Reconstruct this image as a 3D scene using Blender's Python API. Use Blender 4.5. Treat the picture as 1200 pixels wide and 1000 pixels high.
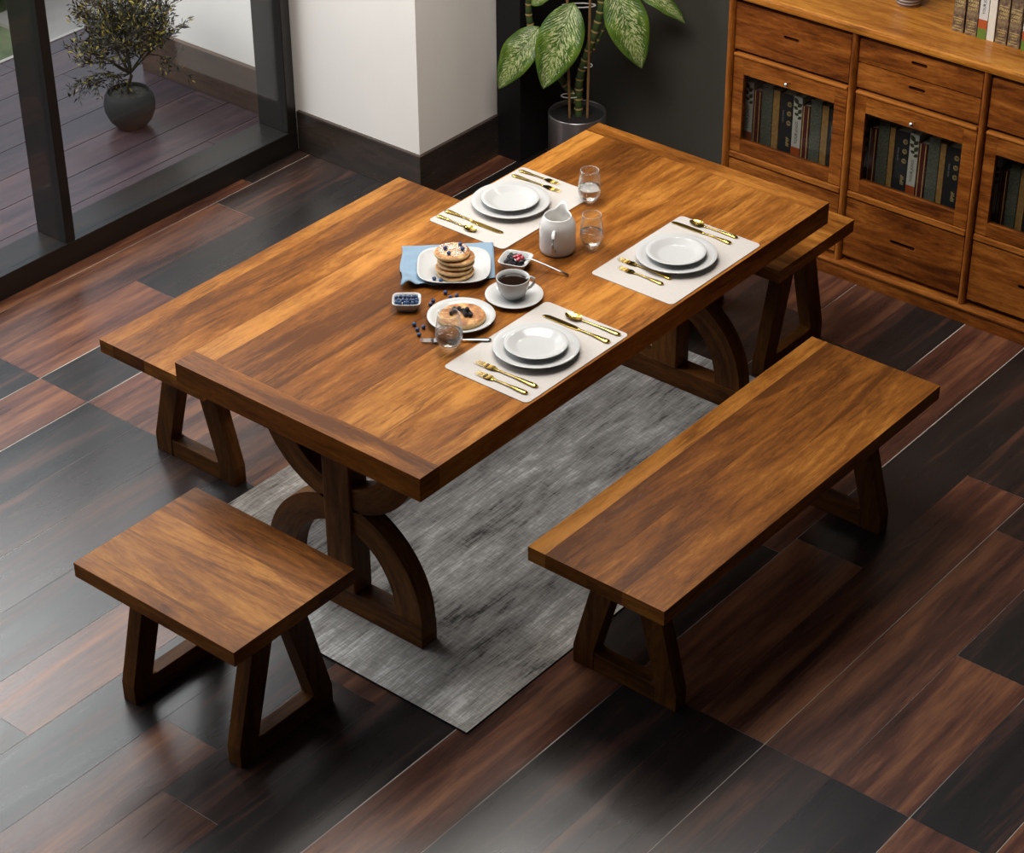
import bpy, math, random
from mathutils import Vector, Matrix
from math import sin, cos, pi, radians, sqrt
for o in list(bpy.data.objects): bpy.data.objects.remove(o, do_unlink=True)
SC = bpy.context.scene
COL = SC.collection

# ------------------------------------------------------------------ camera
cd = bpy.data.cameras.new('camera'); cam = bpy.data.objects.new('camera', cd); COL.objects.link(cam)
cam.location = (-3.57966, -3.27381, 4.14)
cam.rotation_euler = (0.98471434, 0.00635048, -0.88429267)
cd.sensor_fit = 'HORIZONTAL'; cd.sensor_width = 36.0; cd.lens = 36.0 * 2643.34 / 1200.0
cd.clip_start = 0.05; cd.clip_end = 200
SC.camera = cam
SC.view_settings.view_transform = 'Standard'; SC.view_settings.look = 'None'
SC.view_settings.gamma = 1.0; SC.view_settings.use_curve_mapping = False
SC.view_settings.exposure = 0.0

# ------------------------------------------------------------------ light
W = bpy.data.worlds.new('world'); SC.world = W; W.use_nodes = True
wn = W.node_tree; wn.nodes.clear()
wo = wn.nodes.new('ShaderNodeOutputWorld'); wb = wn.nodes.new('ShaderNodeBackground')
tc = wn.nodes.new('ShaderNodeTexCoord'); sx = wn.nodes.new('ShaderNodeSeparateXYZ')
rp = wn.nodes.new('ShaderNodeValToRGB'); ry = wn.nodes.new('ShaderNodeValToRGB'); mm = wn.nodes.new('ShaderNodeMix')
mm.data_type = 'RGBA'; mm.blend_type = 'MULTIPLY'; mm.inputs[0].default_value = 1.0
wn.links.new(tc.outputs['Generated'], sx.inputs[0]); wn.links.new(sx.outputs['Z'], rp.inputs[0]); wn.links.new(sx.outputs['Y'], ry.inputs[0])
e = rp.color_ramp.elements
e[0].position = 0.0; e[0].color = (0.55, 0.55, 0.53, 1)
e[1].position = 0.6; e[1].color = (0.80, 0.88, 1.0, 1)
e = ry.color_ramp.elements          # open sky over the garden, dim indoors side
e[0].position = 0.12; e[0].color = (0.045, 0.043, 0.040, 1)
e[1].position = 0.62; e[1].color = (1.0, 1.0, 1.0, 1)
wn.links.new(rp.outputs[0], mm.inputs[6]); wn.links.new(ry.outputs[0], mm.inputs[7])
wn.links.new(mm.outputs[2], wb.inputs[0]); wb.inputs[1].default_value = 1.1
wn.links.new(wb.outputs[0], wo.inputs[0])

def area(name, loc, target, size, power, color=(1, 1, 1), size_y=None, shape=None, spread=None):
    l = bpy.data.lights.new(name, 'AREA'); l.energy = power; l.color = color; l.size = size
    if size_y: l.shape = 'RECTANGLE'; l.size_y = size_y
    if shape: l.shape = shape
    if spread: l.spread = spread
    o = bpy.data.objects.new(name, l); COL.objects.link(o); o.location = loc
    d = Vector(target) - Vector(loc); o.rotation_euler = d.to_track_quat('-Z', 'Y').to_euler()
    return o
# daylight entering through the tall window, seen from outside
area('daylight', (0.2, 5.0, 3.3), (0.9, 1.2, 0.4), 4.0, 165, (1.0, 0.98, 0.95), 2.4)
# bright sky seen through the upper part of the window
area('window_daylight', (0.85, 3.1, 2.35), (0.85, 1.2, 0.9), 2.1, 61, (1.0, 0.965, 0.93), 1.4)
# soft fill light added above the table and pillar, no visible fixture
area('overhead_fill', (1.10, 0.66, 2.65), (1.15, 0.66, 0), 1.4, 62, (1.0, 0.94, 0.86), 1.1)
# four recessed ceiling spots
for p in ((2.84, 1.41, 2.8), (2.80, 1.13, 2.8), (1.75, 2.40, 2.8), (1.44, 2.37, 2.8)):
    area('ceiling_spot', p, (p[0] - 1.2, p[1] - 1.0, 0.4), 0.09, 2.0, (1.0, 0.95, 0.88), shape='DISK')

# ------------------------------------------------------------------ helpers: meshes
class MB:
    def __init__(s): s.v = []; s.f = []; s.uv = []; s.t = []; s.m = []; s.sm = []
    def face(s, idx, uv=None, tone=0.0, mat=0, smooth=False):
        s.f.append(tuple(idx)); s.uv.append(uv or [(0, 0)] * len(idx)); s.t.append(tone); s.m.append(mat); s.sm.append(smooth)
    def box(s, x0, x1, y0, y1, z0, z1, grain=0, tone=0.0, mat=0, off=None, M=None):
        b = len(s.v)
        P = [(x, y, z) for z in (z0, z1) for y in (y0, y1) for x in (x0, x1)]
        o = off if off is not None else (random.uniform(0, 50), random.uniform(0, 50))
        for p in P: s.v.append(tuple(M @ Vector(p)) if M else p)
        for q, n in (((0, 2, 3, 1), 2), ((4, 5, 7, 6), 2), ((0, 1, 5, 4), 1), ((2, 6, 7, 3), 1), ((0, 4, 6, 2), 0), ((1, 3, 7, 5), 0)):
            ax = [a for a in (0, 1, 2) if a != n]
            if grain in ax: u = grain; w = [a for a in ax if a != grain][0]
            else: u, w = ax
            k = 0.0 if grain in ax else 0.37
            s.face([b + i for i in q], [(P[i][u] + o[0] + k, P[i][w] + o[1] + k + n * 0.21) for i in q], tone, mat)
        return s
    def prism(s, poly, axis, a0, a1, tone=0.0, mat=0, grain=None, smooth=False):
        """poly: list of (s,z) in the plane; axis: 0 -> poly is (y,z), 1 -> poly is (x,z), 2 -> (x,y)"""
        b = len(s.v); n = len(poly); o = (random.uniform(0, 50), random.uniform(0, 50))
        def P(p, a): return (a, p[0], p[1]) if axis == 0 else ((p[0], a, p[1]) if axis == 1 else (p[0], p[1], a))
        for a in (a0, a1):
            for p in poly: s.v.append(P(p, a))
        g = 1 if grain is None else grain
        def U(p): return (p[g] + o[0], p[1 - g] + o[1])
        s.face([b + i for i in range(n)][::-1], [U(p) for p in poly][::-1], tone, mat)
        s.face([b + n + i for i in range(n)], [U(p) for p in poly], tone, mat)
        L = 0
        for i in range(n):
            j = (i + 1) % n; d = math.dist(poly[i], poly[j])
            s.face([b + i, b + j, b + n + j, b + n + i], [(L + o[0], a0 + o[1] + 9), (L + d + o[0], a0 + o[1] + 9), (L + d + o[0], a1 + o[1] + 9), (L + o[0], a1 + o[1] + 9)], tone, mat, smooth)
            L += d
        return s
    def band(s, outer, inner, a0, a1, tone=0.0, mat=0):
        """curved band in the y,z plane: outer and inner lists of equal length"""
        n = len(outer); b = len(s.v); o = (random.uniform(0, 50), random.uniform(0, 50))
        for a in (a0, a1):
            for p in outer: s.v.append((a, p[0], p[1]))
            for p in inner: s.v.append((a, p[0], p[1]))
        L = 0
        for i in range(n - 1):
            d = math.dist(outer[i], outer[i + 1])
            A = [(L + o[0], o[1]), (L + d + o[0], o[1]), (L + d + o[0], o[1] + .09), (L + o[0], o[1] + .09)]
            s.face([b + i, b + i + 1, b + n + i + 1, b + n + i][::-1], A[::-1], tone, mat)
            s.face([b + 2 * n + i, b + 2 * n + i + 1, b + 3 * n + i + 1, b + 3 * n + i], A, tone, mat)
            q1, q2, q3, q4 = (L + o[0], o[1] + 3), (L + o[0], o[1] + 3.066), (L + d + o[0], o[1] + 3.066), (L + d + o[0], o[1] + 3)
            s.face([b + i + 1, b + 2 * n + i + 1, b + 2 * n + i, b + i], [q4, q3, q2, q1], tone, mat)
            s.face([b + 3 * n + i, b + 3 * n + i + 1, b + n + i + 1, b + n + i], [q2, q3, q4, q1], tone, mat)
            L += d
        for i in (0, n - 1):
            s.face([b + i, b + n + i, b + 3 * n + i, b + 2 * n + i], None, tone, mat)
        return s
    def lathe(s, prof, cx=0, cy=0, seg=40, mat=0, cap=True, deform=None, smooth=True, tone=0.0):
        b = len(s.v); n = len(prof)
        for (r, z) in prof:
            for k in range(seg):
                a = 2 * pi * k / seg; p = (r * cos(a), r * sin(a), z)
                if deform: p = deform(p, a)
                s.v.append((p[0] + cx, p[1] + cy, p[2]))
        for i in range(n - 1):
            for k in range(seg):
                k2 = (k + 1) % seg
                s.face([b + i * seg + k, b + i * seg + k2, b + (i + 1) * seg + k2, b + (i + 1) * seg + k],
                       [(k / seg, i / n), ((k + 1) / seg, i / n), ((k + 1) / seg, (i + 1) / n), (k / seg, (i + 1) / n)], tone, mat, smooth)
        if cap:
            s.face([b + k for k in range(seg)][::-1], None, tone, mat)
            s.face([b + (n - 1) * seg + k for k in range(seg)], None, tone, mat)
        return s
    def tube(s, pts, rads, seg=8, mat=0, cap=True, flat=1.0, tone=0.0):
        pts = [Vector(p) for p in pts]; n = len(pts); b = len(s.v)
        if not hasattr(rads, '__len__'): rads = [rads] * n
        up = Vector((0, 0, 1)); L = 0
        Ls = [0]
        for i in range(1, n): Ls.append(Ls[-1] + (pts[i] - pts[i - 1]).length)
        for i, p in enumerate(pts):
            t = (pts[min(i + 1, n - 1)] - pts[max(i - 1, 0)]).normalized()
            a = t.cross(up)
            if a.length < 0.05: a = t.cross(Vector((0, 1, 0)))
            a.normalize(); c = a.cross(t).normalized()
            for k in range(seg):
                g = 2 * pi * k / seg
                s.v.append(tuple(p + a * cos(g) * rads[i] + c * sin(g) * rads[i] * flat))
        for i in range(n - 1):
            for k in range(seg):
                k2 = (k + 1) % seg
                s.face([b + i * seg + k, b + i * seg + k2, b + (i + 1) * seg + k2, b + (i + 1) * seg + k],
                       [(Ls[i], k / seg), (Ls[i], (k + 1) / seg), (Ls[i + 1], (k + 1) / seg), (Ls[i + 1], k / seg)], tone, mat, True)
        if cap:
            s.face([b + k for k in range(seg)][::-1], None, tone, mat); s.face([b + (n - 1) * seg + k for k in range(seg)], None, tone, mat)
        return s
    def grid(s, fn, nu, nv, mat=0, smooth=True, tone=0.0):
        b = len(s.v)
        for i in range(nu + 1):
            for j in range(nv + 1): s.v.append(tuple(fn(i / nu, j / nv)))
        for i in range(nu):
            for j in range(nv):
                q = [b + i * (nv + 1) + j, b + (i + 1) * (nv + 1) + j, b + (i + 1) * (nv + 1) + j + 1, b + i * (nv + 1) + j + 1]
                s.face(q, [(i / nu, j / nv), ((i + 1) / nu, j / nv), ((i + 1) / nu, (j + 1) / nv), (i / nu, (j + 1) / nv)], tone, mat, smooth)
        return s
    def sphere(s, c, r, nu=12, nv=8, sq=(1, 1, 1), mat=0, tone=0.0):
        b = len(s.v)
        s.v.append((c[0], c[1], c[2] - r * sq[2]))
        for j in range(1, nv):
            th = -pi / 2 + pi * j / nv
            for i in range(nu):
                a = 2 * pi * i / nu
                s.v.append((c[0] + r * sq[0] * cos(th) * cos(a), c[1] + r * sq[1] * cos(th) * sin(a), c[2] + r * sq[2] * sin(th)))
        s.v.append((c[0], c[1], c[2] + r * sq[2])); top = len(s.v) - 1
        for i in range(nu):
            s.face([b, b + 1 + (i + 1) % nu, b + 1 + i], None, tone, mat, True)
            for j in range(nv - 2):
                a0 = b + 1 + j * nu
                s.face([a0 + i, a0 + (i + 1) % nu, a0 + nu + (i + 1) % nu, a0 + nu + i], None, tone, mat, True)
            a0 = b + 1 + (nv - 2) * nu
            s.face([a0 + i, a0 + (i + 1) % nu, top], None, tone, mat, True)
        return s
    def build(s, name, mats, parent=None, loc=None, bevel=0, rot=None):
        me = bpy.data.meshes.new(name); me.from_pydata(s.v, [], s.f); me.update()
        uvl = me.uv_layers.new(name='UVMap'); k = 0
        for p, uv in zip(me.polygons, s.uv):
            for q in uv: uvl.data[k].uv = q; k += 1
        at = me.attributes.new('tone', 'FLOAT', 'FACE')
        for i, t in enumerate(s.t): at.data[i].value = t
        for m in (mats if isinstance(mats, (list, tuple)) else [mats]): me.materials.append(m)
        for p, m, sm in zip(me.polygons, s.m, s.sm): p.material_index = m; p.use_smooth = sm
        o = bpy.data.objects.new(name, me); COL.objects.link(o)
        if loc is not None: o.location = loc
        if rot is not None: o.rotation_euler = rot
        if parent: o.parent = parent
        if bevel:
            bv = o.modifiers.new('bevel', 'BEVEL'); bv.width = bevel; bv.segments = 2; bv.limit_method = 'ANGLE'; bv.angle_limit = radians(40)
        return o

def empty(name, loc=(0, 0, 0), rz=0):
    o = bpy.data.objects.new(name, None); COL.objects.link(o); o.location = loc; o.rotation_euler = (0, 0, rz); o.empty_display_size = 0.1
    return o
def tag(o, label, cat, group=None, kind=None):
    o['label'] = label; o['category'] = cat
    if group: o['group'] = group
    if kind: o['kind'] = kind
    return o
def structure(o, label=None):
    o['kind'] = 'structure'
    if label: o['label'] = label
    return o
def dup(o, loc=None, rz=None, label=None, group=None):
    c = o.copy(); COL.objects.link(c)
    if loc is not None: c.location = loc
    if rz is not None: c.rotation_euler = (c.rotation_euler[0], c.rotation_euler[1], rz)
    if label: c['label'] = label
    if group: c['group'] = group
    def rec(src, dst):
        for ch in [k for k in src.children]:
            d = ch.copy(); COL.objects.link(d); d.parent = dst; rec(ch, d)
    rec(o, c)
    return c

# ------------------------------------------------------------------ helpers: materials
def newmat(name):
    m = bpy.data.materials.new(name); m.use_nodes = True; nt = m.node_tree
    return m, nt, nt.nodes['Principled BSDF'], (lambda t: nt.nodes.new(t)), (lambda a, b: nt.links.new(a, b))
def ramp(nd, stops):
    r = nd('ShaderNodeValToRGB'); el = r.color_ramp.elements
    while len(el) < len(stops): el.new(0.5)
    for k, (p, c) in enumerate(stops): el[k].position = p; el[k].color = (*c, 1) if len(c) == 3 else c
    return r
def mixc(nd, lk, mode, fac, a, b):
    m = nd('ShaderNodeMix'); m.data_type = 'RGBA'; m.blend_type = mode
    for s, v in ((m.inputs[0], fac), (m.inputs[6], a), (m.inputs[7], b)):
        if hasattr(v, 'links'): lk(v, s)
        elif isinstance(v, (int, float)): s.default_value = v if s == m.inputs[0] else (v, v, v, 1)
        else: s.default_value = (*v, 1)
    return m.outputs[2]
def math_(nd, lk, op, a, b=0.0):
    m = nd('ShaderNodeMath'); m.operation = op
    for s, v in ((m.inputs[0], a), (m.inputs[1], b)):
        if hasattr(v, 'links'): lk(v, s)
        else: s.default_value = v
    return m.outputs[0]
def noise(nd, lk, vec, scale, stretch=(1, 1, 1), detail=4, rough=0.55, dist=0.0):
    mp = nd('ShaderNodeMapping'); mp.inputs['Scale'].default_value = stretch; lk(vec, mp.inputs[0])
    n = nd('ShaderNodeTexNoise'); n.inputs['Scale'].default_value = scale; n.inputs['Detail'].default_value = detail
    n.inputs['Roughness'].default_value = rough; n.inputs['Distortion'].default_value = dist
    lk(mp.outputs[0], n.inputs['Vector']); return n.outputs['Fac']
def plain(name, col, rough=0.5, metal=0.0, spec=0.5, noise_amt=0.0, nscale=20, bump=0.0, coat=0.0):
    m, nt, b, nd, lk = newmat(name)
    b.inputs['Roughness'].default_value = rough; b.inputs['Metallic'].default_value = metal; b.inputs['Specular IOR Level'].default_value = spec
    b.inputs['Coat Weight'].default_value = coat
    t = nd('ShaderNodeTexCoord')
    f = noise(nd, lk, t.outputs['Object'], nscale)
    a = noise_amt
    r = ramp(nd, [(0.3, tuple(c * (1 - a) for c in col)), (0.7, tuple(min(1, c * (1 + a)) for c in col))])
    lk(f, r.inputs[0]); lk(r.outputs[0], b.inputs['Base Color'])
    if bump:
        bp = nd('ShaderNodeBump'); bp.inputs['Strength'].default_value = bump; bp.inputs['Distance'].default_value = 0.002
        lk(f, bp.inputs['Height']); lk(bp.outputs[0], b.inputs['Normal'])
    return m
def wood(name, dark, mid, light, rough=0.3, bump=0.15, sc=1.0, spec=0.5):
    m, nt, b, nd, lk = newmat(name)
    uv = nd('ShaderNodeUVMap'); uv.uv_map = 'UVMap'; V = uv.outputs[0]
    at = nd('ShaderNodeAttribute'); at.attribute_name = 'tone'
    big = noise(nd, lk, V, 1.0, (1.1 * sc, 6 * sc, 1), 3, 0.5, 1.0)
    ring = noise(nd, lk, V, 1.0, (1.5 * sc, 12 * sc, 1), 8, 0.66, 2.4)
    fib = noise(nd, lk, V, 1.0, (12 * sc, 260 * sc, 1), 4, 0.7, 0.3)
    blot = noise(nd, lk, V, 1.0, (4 * sc, 11 * sc, 1), 5, 0.65, 0.8)
    fleck = noise(nd, lk, V, 1.0, (24 * sc, 95 * sc, 1), 5, 0.72, 0.6)
    s = math_(nd, lk, 'ADD', math_(nd, lk, 'MULTIPLY', big, 0.30), math_(nd, lk, 'MULTIPLY', ring, 0.36))
    s = math_(nd, lk, 'ADD', s, math_(nd, lk, 'MULTIPLY', blot, 0.14))
    s = math_(nd, lk, 'ADD', s, math_(nd, lk, 'MULTIPLY', fleck, 0.17))
    s = math_(nd, lk, 'ADD', s, math_(nd, lk, 'MULTIPLY', fib, 0.14))
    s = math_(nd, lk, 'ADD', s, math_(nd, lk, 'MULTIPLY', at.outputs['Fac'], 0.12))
    r = ramp(nd, [(0.455, dark), (0.555, mid), (0.67, light)])
    lk(s, r.inputs[0])
    # dark figure streaks
    st = noise(nd, lk, V, 1.0, (3.0 * sc, 45 * sc, 1), 5, 0.65, 1.5)
    msk = noise(nd, lk, V, 1.0, (2.0 * sc, 6.0 * sc, 1), 2, 0.5, 0.5)
    r2 = ramp(nd, [(0.52, (0, 0, 0)), (0.62, (1, 1, 1))]); lk(st, r2.inputs[0])
    r3 = ramp(nd, [(0.50, (0, 0, 0)), (0.66, (1, 1, 1))]); lk(msk, r3.inputs[0])
    k = math_(nd, lk, 'MULTIPLY', r2.outputs[0], r3.outputs[0]); k = math_(nd, lk, 'MULTIPLY', k, 0.62)
    c = mixc(nd, lk, 'MIX', k, r.outputs[0], tuple(x * 0.45 for x in dark))
    lk(c, b.inputs['Base Color'])
    rr = ramp(nd, [(0.3, (rough * 0.85,) * 3), (0.7, (rough * 1.25,) * 3)]); lk(blot, rr.inputs[0]); lk(rr.outputs[0], b.inputs['Roughness'])
    b.inputs['Specular IOR Level'].default_value = spec
    bp = nd('ShaderNodeBump'); bp.inputs['Strength'].default_value = bump; bp.inputs['Distance'].default_value = 0.0006
    lk(fib, bp.inputs['Height']); lk(bp.outputs[0], b.inputs['Normal'])
    return m
def floor_mat(name, D, Dr, R, Rl, Rd, rough):
    """planks: tone 0 charcoal with faint red streaks, tone 1 red brown with amber streaks"""
    m, nt, b, nd, lk = newmat(name)
    uv = nd('ShaderNodeUVMap'); uv.uv_map = 'UVMap'; V = uv.outputs[0]
    at = nd('ShaderNodeAttribute'); at.attribute_name = 'tone'
    s1 = noise(nd, lk, V, 1.0, (1.1, 11, 1), 4, 0.55, 0.6)
    s2 = noise(nd, lk, V, 1.0, (3.0, 34, 1), 5, 0.62, 0.5)
    s3 = noise(nd, lk, V, 1.0, (16, 190, 1), 4, 0.7, 0.2)
    mix = math_(nd, lk, 'ADD', math_(nd, lk, 'MULTIPLY', s1, 0.5), math_(nd, lk, 'ADD', math_(nd, lk, 'MULTIPLY', s2, 0.35), math_(nd, lk, 'MULTIPLY', s3, 0.15)))
    rd = ramp(nd, [(0.40, tuple(x * .8 for x in D)), (0.53, D), (0.64, Dr)]); lk(mix, rd.inputs[0])
    rr = ramp(nd, [(0.37, Rd), (0.49, R), (0.63, Rl)]); lk(mix, rr.inputs[0])
    c = mixc(nd, lk, 'MIX', at.outputs['Fac'], rd.outputs[0], rr.outputs[0])
    lk(c, b.inputs['Base Color']); b.inputs['Specular IOR Level'].default_value = 0.50
    q = ramp(nd, [(0.3, (rough * 0.9,) * 3), (0.7, (rough * 1.15,) * 3)]); lk(s1, q.inputs[0]); lk(q.outputs[0], b.inputs['Roughness'])
    bp = nd('ShaderNodeBump'); bp.inputs['Strength'].default_value = 0.12; bp.inputs['Distance'].default_value = 0.0005
    lk(s3, bp.inputs['Height']); lk(bp.outputs[0], b.inputs['Normal'])
    return m

M_WOOD = wood('honey_wood', (0.095, 0.030, 0.0055), (0.225, 0.076, 0.0115), (0.44, 0.182, 0.033), 0.32, spec=0.14)
M_LEG = wood('leg_wood', (0.042, 0.014, 0.0035), (0.115, 0.040, 0.008), (0.22, 0.083, 0.016), 0.42, spec=0.12)
M_CAB = wood('cabinet_wood', (0.065, 0.015, 0.003), (0.200, 0.055, 0.0080), (0.400, 0.135, 0.022), 0.36, sc=1.3, spec=0.2)
M_CABTOP = wood('cabinet_top_wood', (0.16, 0.045, 0.006), (0.36, 0.120, 0.015), (0.58, 0.24, 0.036), 0.28, sc=1.2, spec=0.3)
M_FLOOR = floor_mat('floor_planks', (0.021, 0.017, 0.016), (0.085, 0.036, 0.026), (0.125, 0.046, 0.028), (0.310, 0.125, 0.055), (0.042, 0.018, 0.013), 0.28)
M_DECK = floor_mat('deck_planks', (0.040, 0.030, 0.038), (0.080, 0.046, 0.048), (0.070, 0.044, 0.050), (0.115, 0.066, 0.068), (0.035, 0.024, 0.030), 0.30)
M_BASE = wood('baseboard_wood', (0.026, 0.020, 0.017), (0.036, 0.027, 0.022), (0.060, 0.040, 0.030), 0.24)
M_WHITEWALL = plain('pillar_plaster', (0.90, 0.865, 0.825), 0.9, noise_amt=0.02, nscale=3, spec=0.2)
M_DARKWALL = plain('charcoal_paint', (0.075, 0.072, 0.062), 0.55, noise_amt=0.06, nscale=2, spec=0.3)
M_BLACK = plain('black_panel', (0.012, 0.012, 0.013), 0.5, noise_amt=0.1, nscale=5, spec=0.3)
M_FRAME = plain('bronze_black_metal', (0.011, 0.009, 0.008), 0.30, metal=0.0, noise_amt=0.1, nscale=6, spec=0.5)

def groove_mat():
    m, nt, b, nd, lk = newmat('floor_groove')
    t = nd('ShaderNodeTexCoord'); n = noise(nd, lk, t.outputs['Object'], 1.6, (1, 3, 1), 3, 0.6)
    r = ramp(nd, [(0.36, (0.06, 0.035, 0.025)), (0.56, (0.75, 0.68, 0.60))]); lk(n, r.inputs[0]); lk(r.outputs[0], b.inputs['Base Color'])
    b.inputs['Roughness'].default_value = 0.5; return m
M_GROOVE = groove_mat()

def glass_sheet(name, tint=(0.93, 0.95, 0.96), refl=1.0):
    m, nt, b, nd, lk = newmat(name)
    out = nt.nodes['Material Output']
    tr = nd('ShaderNodeBsdfTransparent'); tr.inputs[0].default_value = (*tint, 1)
    gl = nd('ShaderNodeBsdfGlossy'); gl.inputs['Roughness'].default_value = 0.02
    lw = nd('ShaderNodeLayerWeight'); lw.inputs[0].default_value = 0.5
    fr = math_(nd, lk, 'ADD', math_(nd, lk, 'MULTIPLY', math_(nd, lk, 'POWER', lw.outputs['Facing'], 5.0), 0.95), 0.045)
    mx = nd('ShaderNodeMixShader'); lk(math_(nd, lk, 'MULTIPLY', fr, refl), mx.inputs[0]); lk(tr.outputs[0], mx.inputs[1]); lk(gl.outputs[0], mx.inputs[2])
    lk(mx.outputs[0], out.inputs[0]); return m
M_PANE = glass_sheet('window_glass')
M_CABGLASS = glass_sheet('cabinet_glass', (0.80, 0.80, 0.78), 0.5)
# ------------------------------------------------------------------ floor
random.seed(11)
TX, TY = 2.446, 2.293
# rows of one repeat of the plank pattern, from top: y0 top, y1 bottom, [(x_start, tone, x_end)...]
ROWS = [(2.606, 2.395, [(-.719, 0.12, -.1), (-.1, 0.62, 1.727)]),
        (2.395, 2.154, [(-1.336, 0.0, .443), (.443, 1.0, 1.110)]),
        (2.154, 1.912, [(.444, 0.0, 1.2), (1.2, 1.0, 2.890)]),
        (1.912, 1.674, [(-1.153, 0.0, .444), (.444, 1.0, 1.293)]),
        (1.674, 1.458, [(-.525, 0.08, .446), (.446, 0.95, 1.921)]),
        (1.458, 1.242, [(-.730, 0.14, .446), (.446, 0.75, 1.716)]),
        (1.242, 1.000, [(-1.338, 0.0, .445), (.445, 0.9, 1.108)]),
        (1.000, 0.759, [(-.800, 1.0, .445), (.445, 0.0, 1.646)]),
        (0.759, 0.523, [(-1.1, 0.0, .2), (.2, 1.0, 1.346)]),
        (0.523, 0.313, [(-.515, 0.05, 0.0), (0.0, 0.95, 1.931)])]
GW = [.0013, .0002, .0020, .0018, .0002, .0012, .0007, .0012, .0012, .0007]   # half groove above each row
fb = MB()
X0, X1, Y0, Y1 = -3.4, 3.3, -3.4, 2.80
for rep in range(-1, 4):
    for r, (ya, yb, cells) in enumerate(ROWS):
        ga, gb = GW[r], GW[(r + 1) % len(GW)]
        yt, yl = ya - rep * TY - ga, yb - rep * TY + gb
        if yt < Y0 or yl > Y1: continue
        yt = min(yt, Y1); yl = max(yl, Y0)
        for kx in range(-2, 3):
            for (xs, tn, xe) in cells:
                a, b = xs + kx * TX + .0006, xe + kx * TX - .0006
                if b < X0 or a > X1: continue
                a = max(a, X0); b = min(b, X1)
                rr = random.Random(r * 7 + int(xs * 100)); ou, ov = rr.uniform(0, 40), rr.uniform(0, 40)
                i = len(fb.v)
                fb.v += [(a, yl, 0), (b, yl, 0), (b, yt, 0), (a, yt, 0)]
                uu = [(a - kx * TX + ou, yl + rep * TY + ov), (b - kx * TX + ou, yl + rep * TY + ov), (b - kx * TX + ou, yt + rep * TY + ov), (a - kx * TX + ou, yt + rep * TY + ov)]
                fb.face([i, i + 1, i + 2, i + 3], uu, tn, 0)
i = len(fb.v)
fb.v += [(X0, Y0, -.0009), (X1, Y0, -.0009), (X1, Y1, -.0009), (X0, Y1, -.0009)]
fb.face([i, i + 1, i + 2, i + 3], None, 0, 1)
fb.box(X0, X1, Y0, Y1, -.12, -.002, mat=1)
structure(fb.build('floor', [M_FLOOR, M_GROOVE]))

# terrace outside
db = MB(); y = 2.83; random.seed(4)
while y < 4.28:
    w = 0.1925 if y + .1925 < 4.27 else 4.28 - y
    xs = -3.4 + random.uniform(-1.2, 0)
    while xs < 2.75:
        L = 1.6; db.box(max(xs, -3.4), min(xs + L, 2.75) - .002, y + .002, y + w - .002, -.03, 0, 0, random.choice((0.1, .5, .9, .6)))
        xs += L
    y += w
db.box(-3.4, 2.75, 2.80, 4.28, -.12, -.02, mat=1)
structure(db.build('trim_1', [M_DECK, plain('deck_gap', (0.03, 0.025, 0.03), 0.8)]), 'terrace planks outside the window')
tb = MB(); tb.box(-3.4, 2.75, 4.28, 4.30, -.14, .004)
structure(tb.build('trim_2', plain('deck_edging', (0.45, 0.43, 0.40), 0.5)), 'pale edging along the terrace')

# ------------------------------------------------------------------ walls
b = MB(); b.box(2.270, 3.30, 2.016, 2.83, 0, 3.0)
structure(b.build('wall_back', M_WHITEWALL))
b = MB(); b.prism([(2.257, 2.003), (2.735, 2.003), (2.735, 2.03), (2.28, 2.03), (2.28, 2.665), (2.257, 2.665)], 2, 0, .170, grain=0); b.prism([(2.2555, 2.0015), (2.735, 2.0015), (2.735, 2.03), (2.28, 2.03), (2.28, 2.665), (2.2555, 2.665)], 2, .170, .178, grain=0, tone=2.2)
structure(b.build('baseboard_back', M_BASE, bevel=.0015))
b = MB(); b.box(2.735, 3.30, 1.890, 2.010, 0, 3.0)
structure(b.build('trim_3', M_BLACK), 'black upright panel beside the pillar')
b = MB(); b.box(3.17, 3.32, -3.4, 1.9, 0, 3.0)
structure(b.build('wall_right', M_DARKWALL))
# terrace side wall
b = MB(); b.box(2.42, 2.75, 2.831, 3.72, 0, 3.0)
structure(b.build('wall_outside', M_WHITEWALL))
b = MB(); b.box(2.395, 2.42, 2.831, 3.74, 0, .20, 1); b.box(2.42, 2.75, 3.72, 3.74, 0, .20, 0)
structure(b.build('baseboard_outside', wood('outside_baseboard', (0.05, 0.03, 0.02), (0.085, 0.05, 0.035), (0.13, 0.075, 0.05), 0.5), bevel=.002))

# ------------------------------------------------------------------ window
win = empty('window_1', (0, 2.665, 0)); structure(win, 'tall sliding window in a dark metal frame')
def wpart(name, bb, mat, bevel=0):
    o = bb.build(name, mat, win, bevel=bevel); o.location = (0, -2.665, 0); return o
b = MB(); b.box(-3.4, 2.256, 2.665, 2.835, 0, .095); wpart('sill', b, M_FRAME, .003)
b = MB(); b.box(-3.4, 2.256, 2.665, 2.835, 2.75, 2.85); wpart('head', b, M_FRAME, .003)
for xa, xb in ((1.030, 1.073), (2.205, 2.256), (-.23, -.175), (-1.43, -1.375), (-2.63, -2.575)):
    b = MB(); b.box(xa, xb, 2.667, 2.833, .095, 2.75); wpart('mullion', b, M_FRAME, .003)
for xa, xb in ((1.073, 2.205), (-.175, 1.030), (-1.375, -.23), (-2.575, -1.43)):
    b = MB(); b.box(xa, xb, 2.690, 2.696, .095, 2.75); wpart('pane', b, M_PANE)

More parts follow.
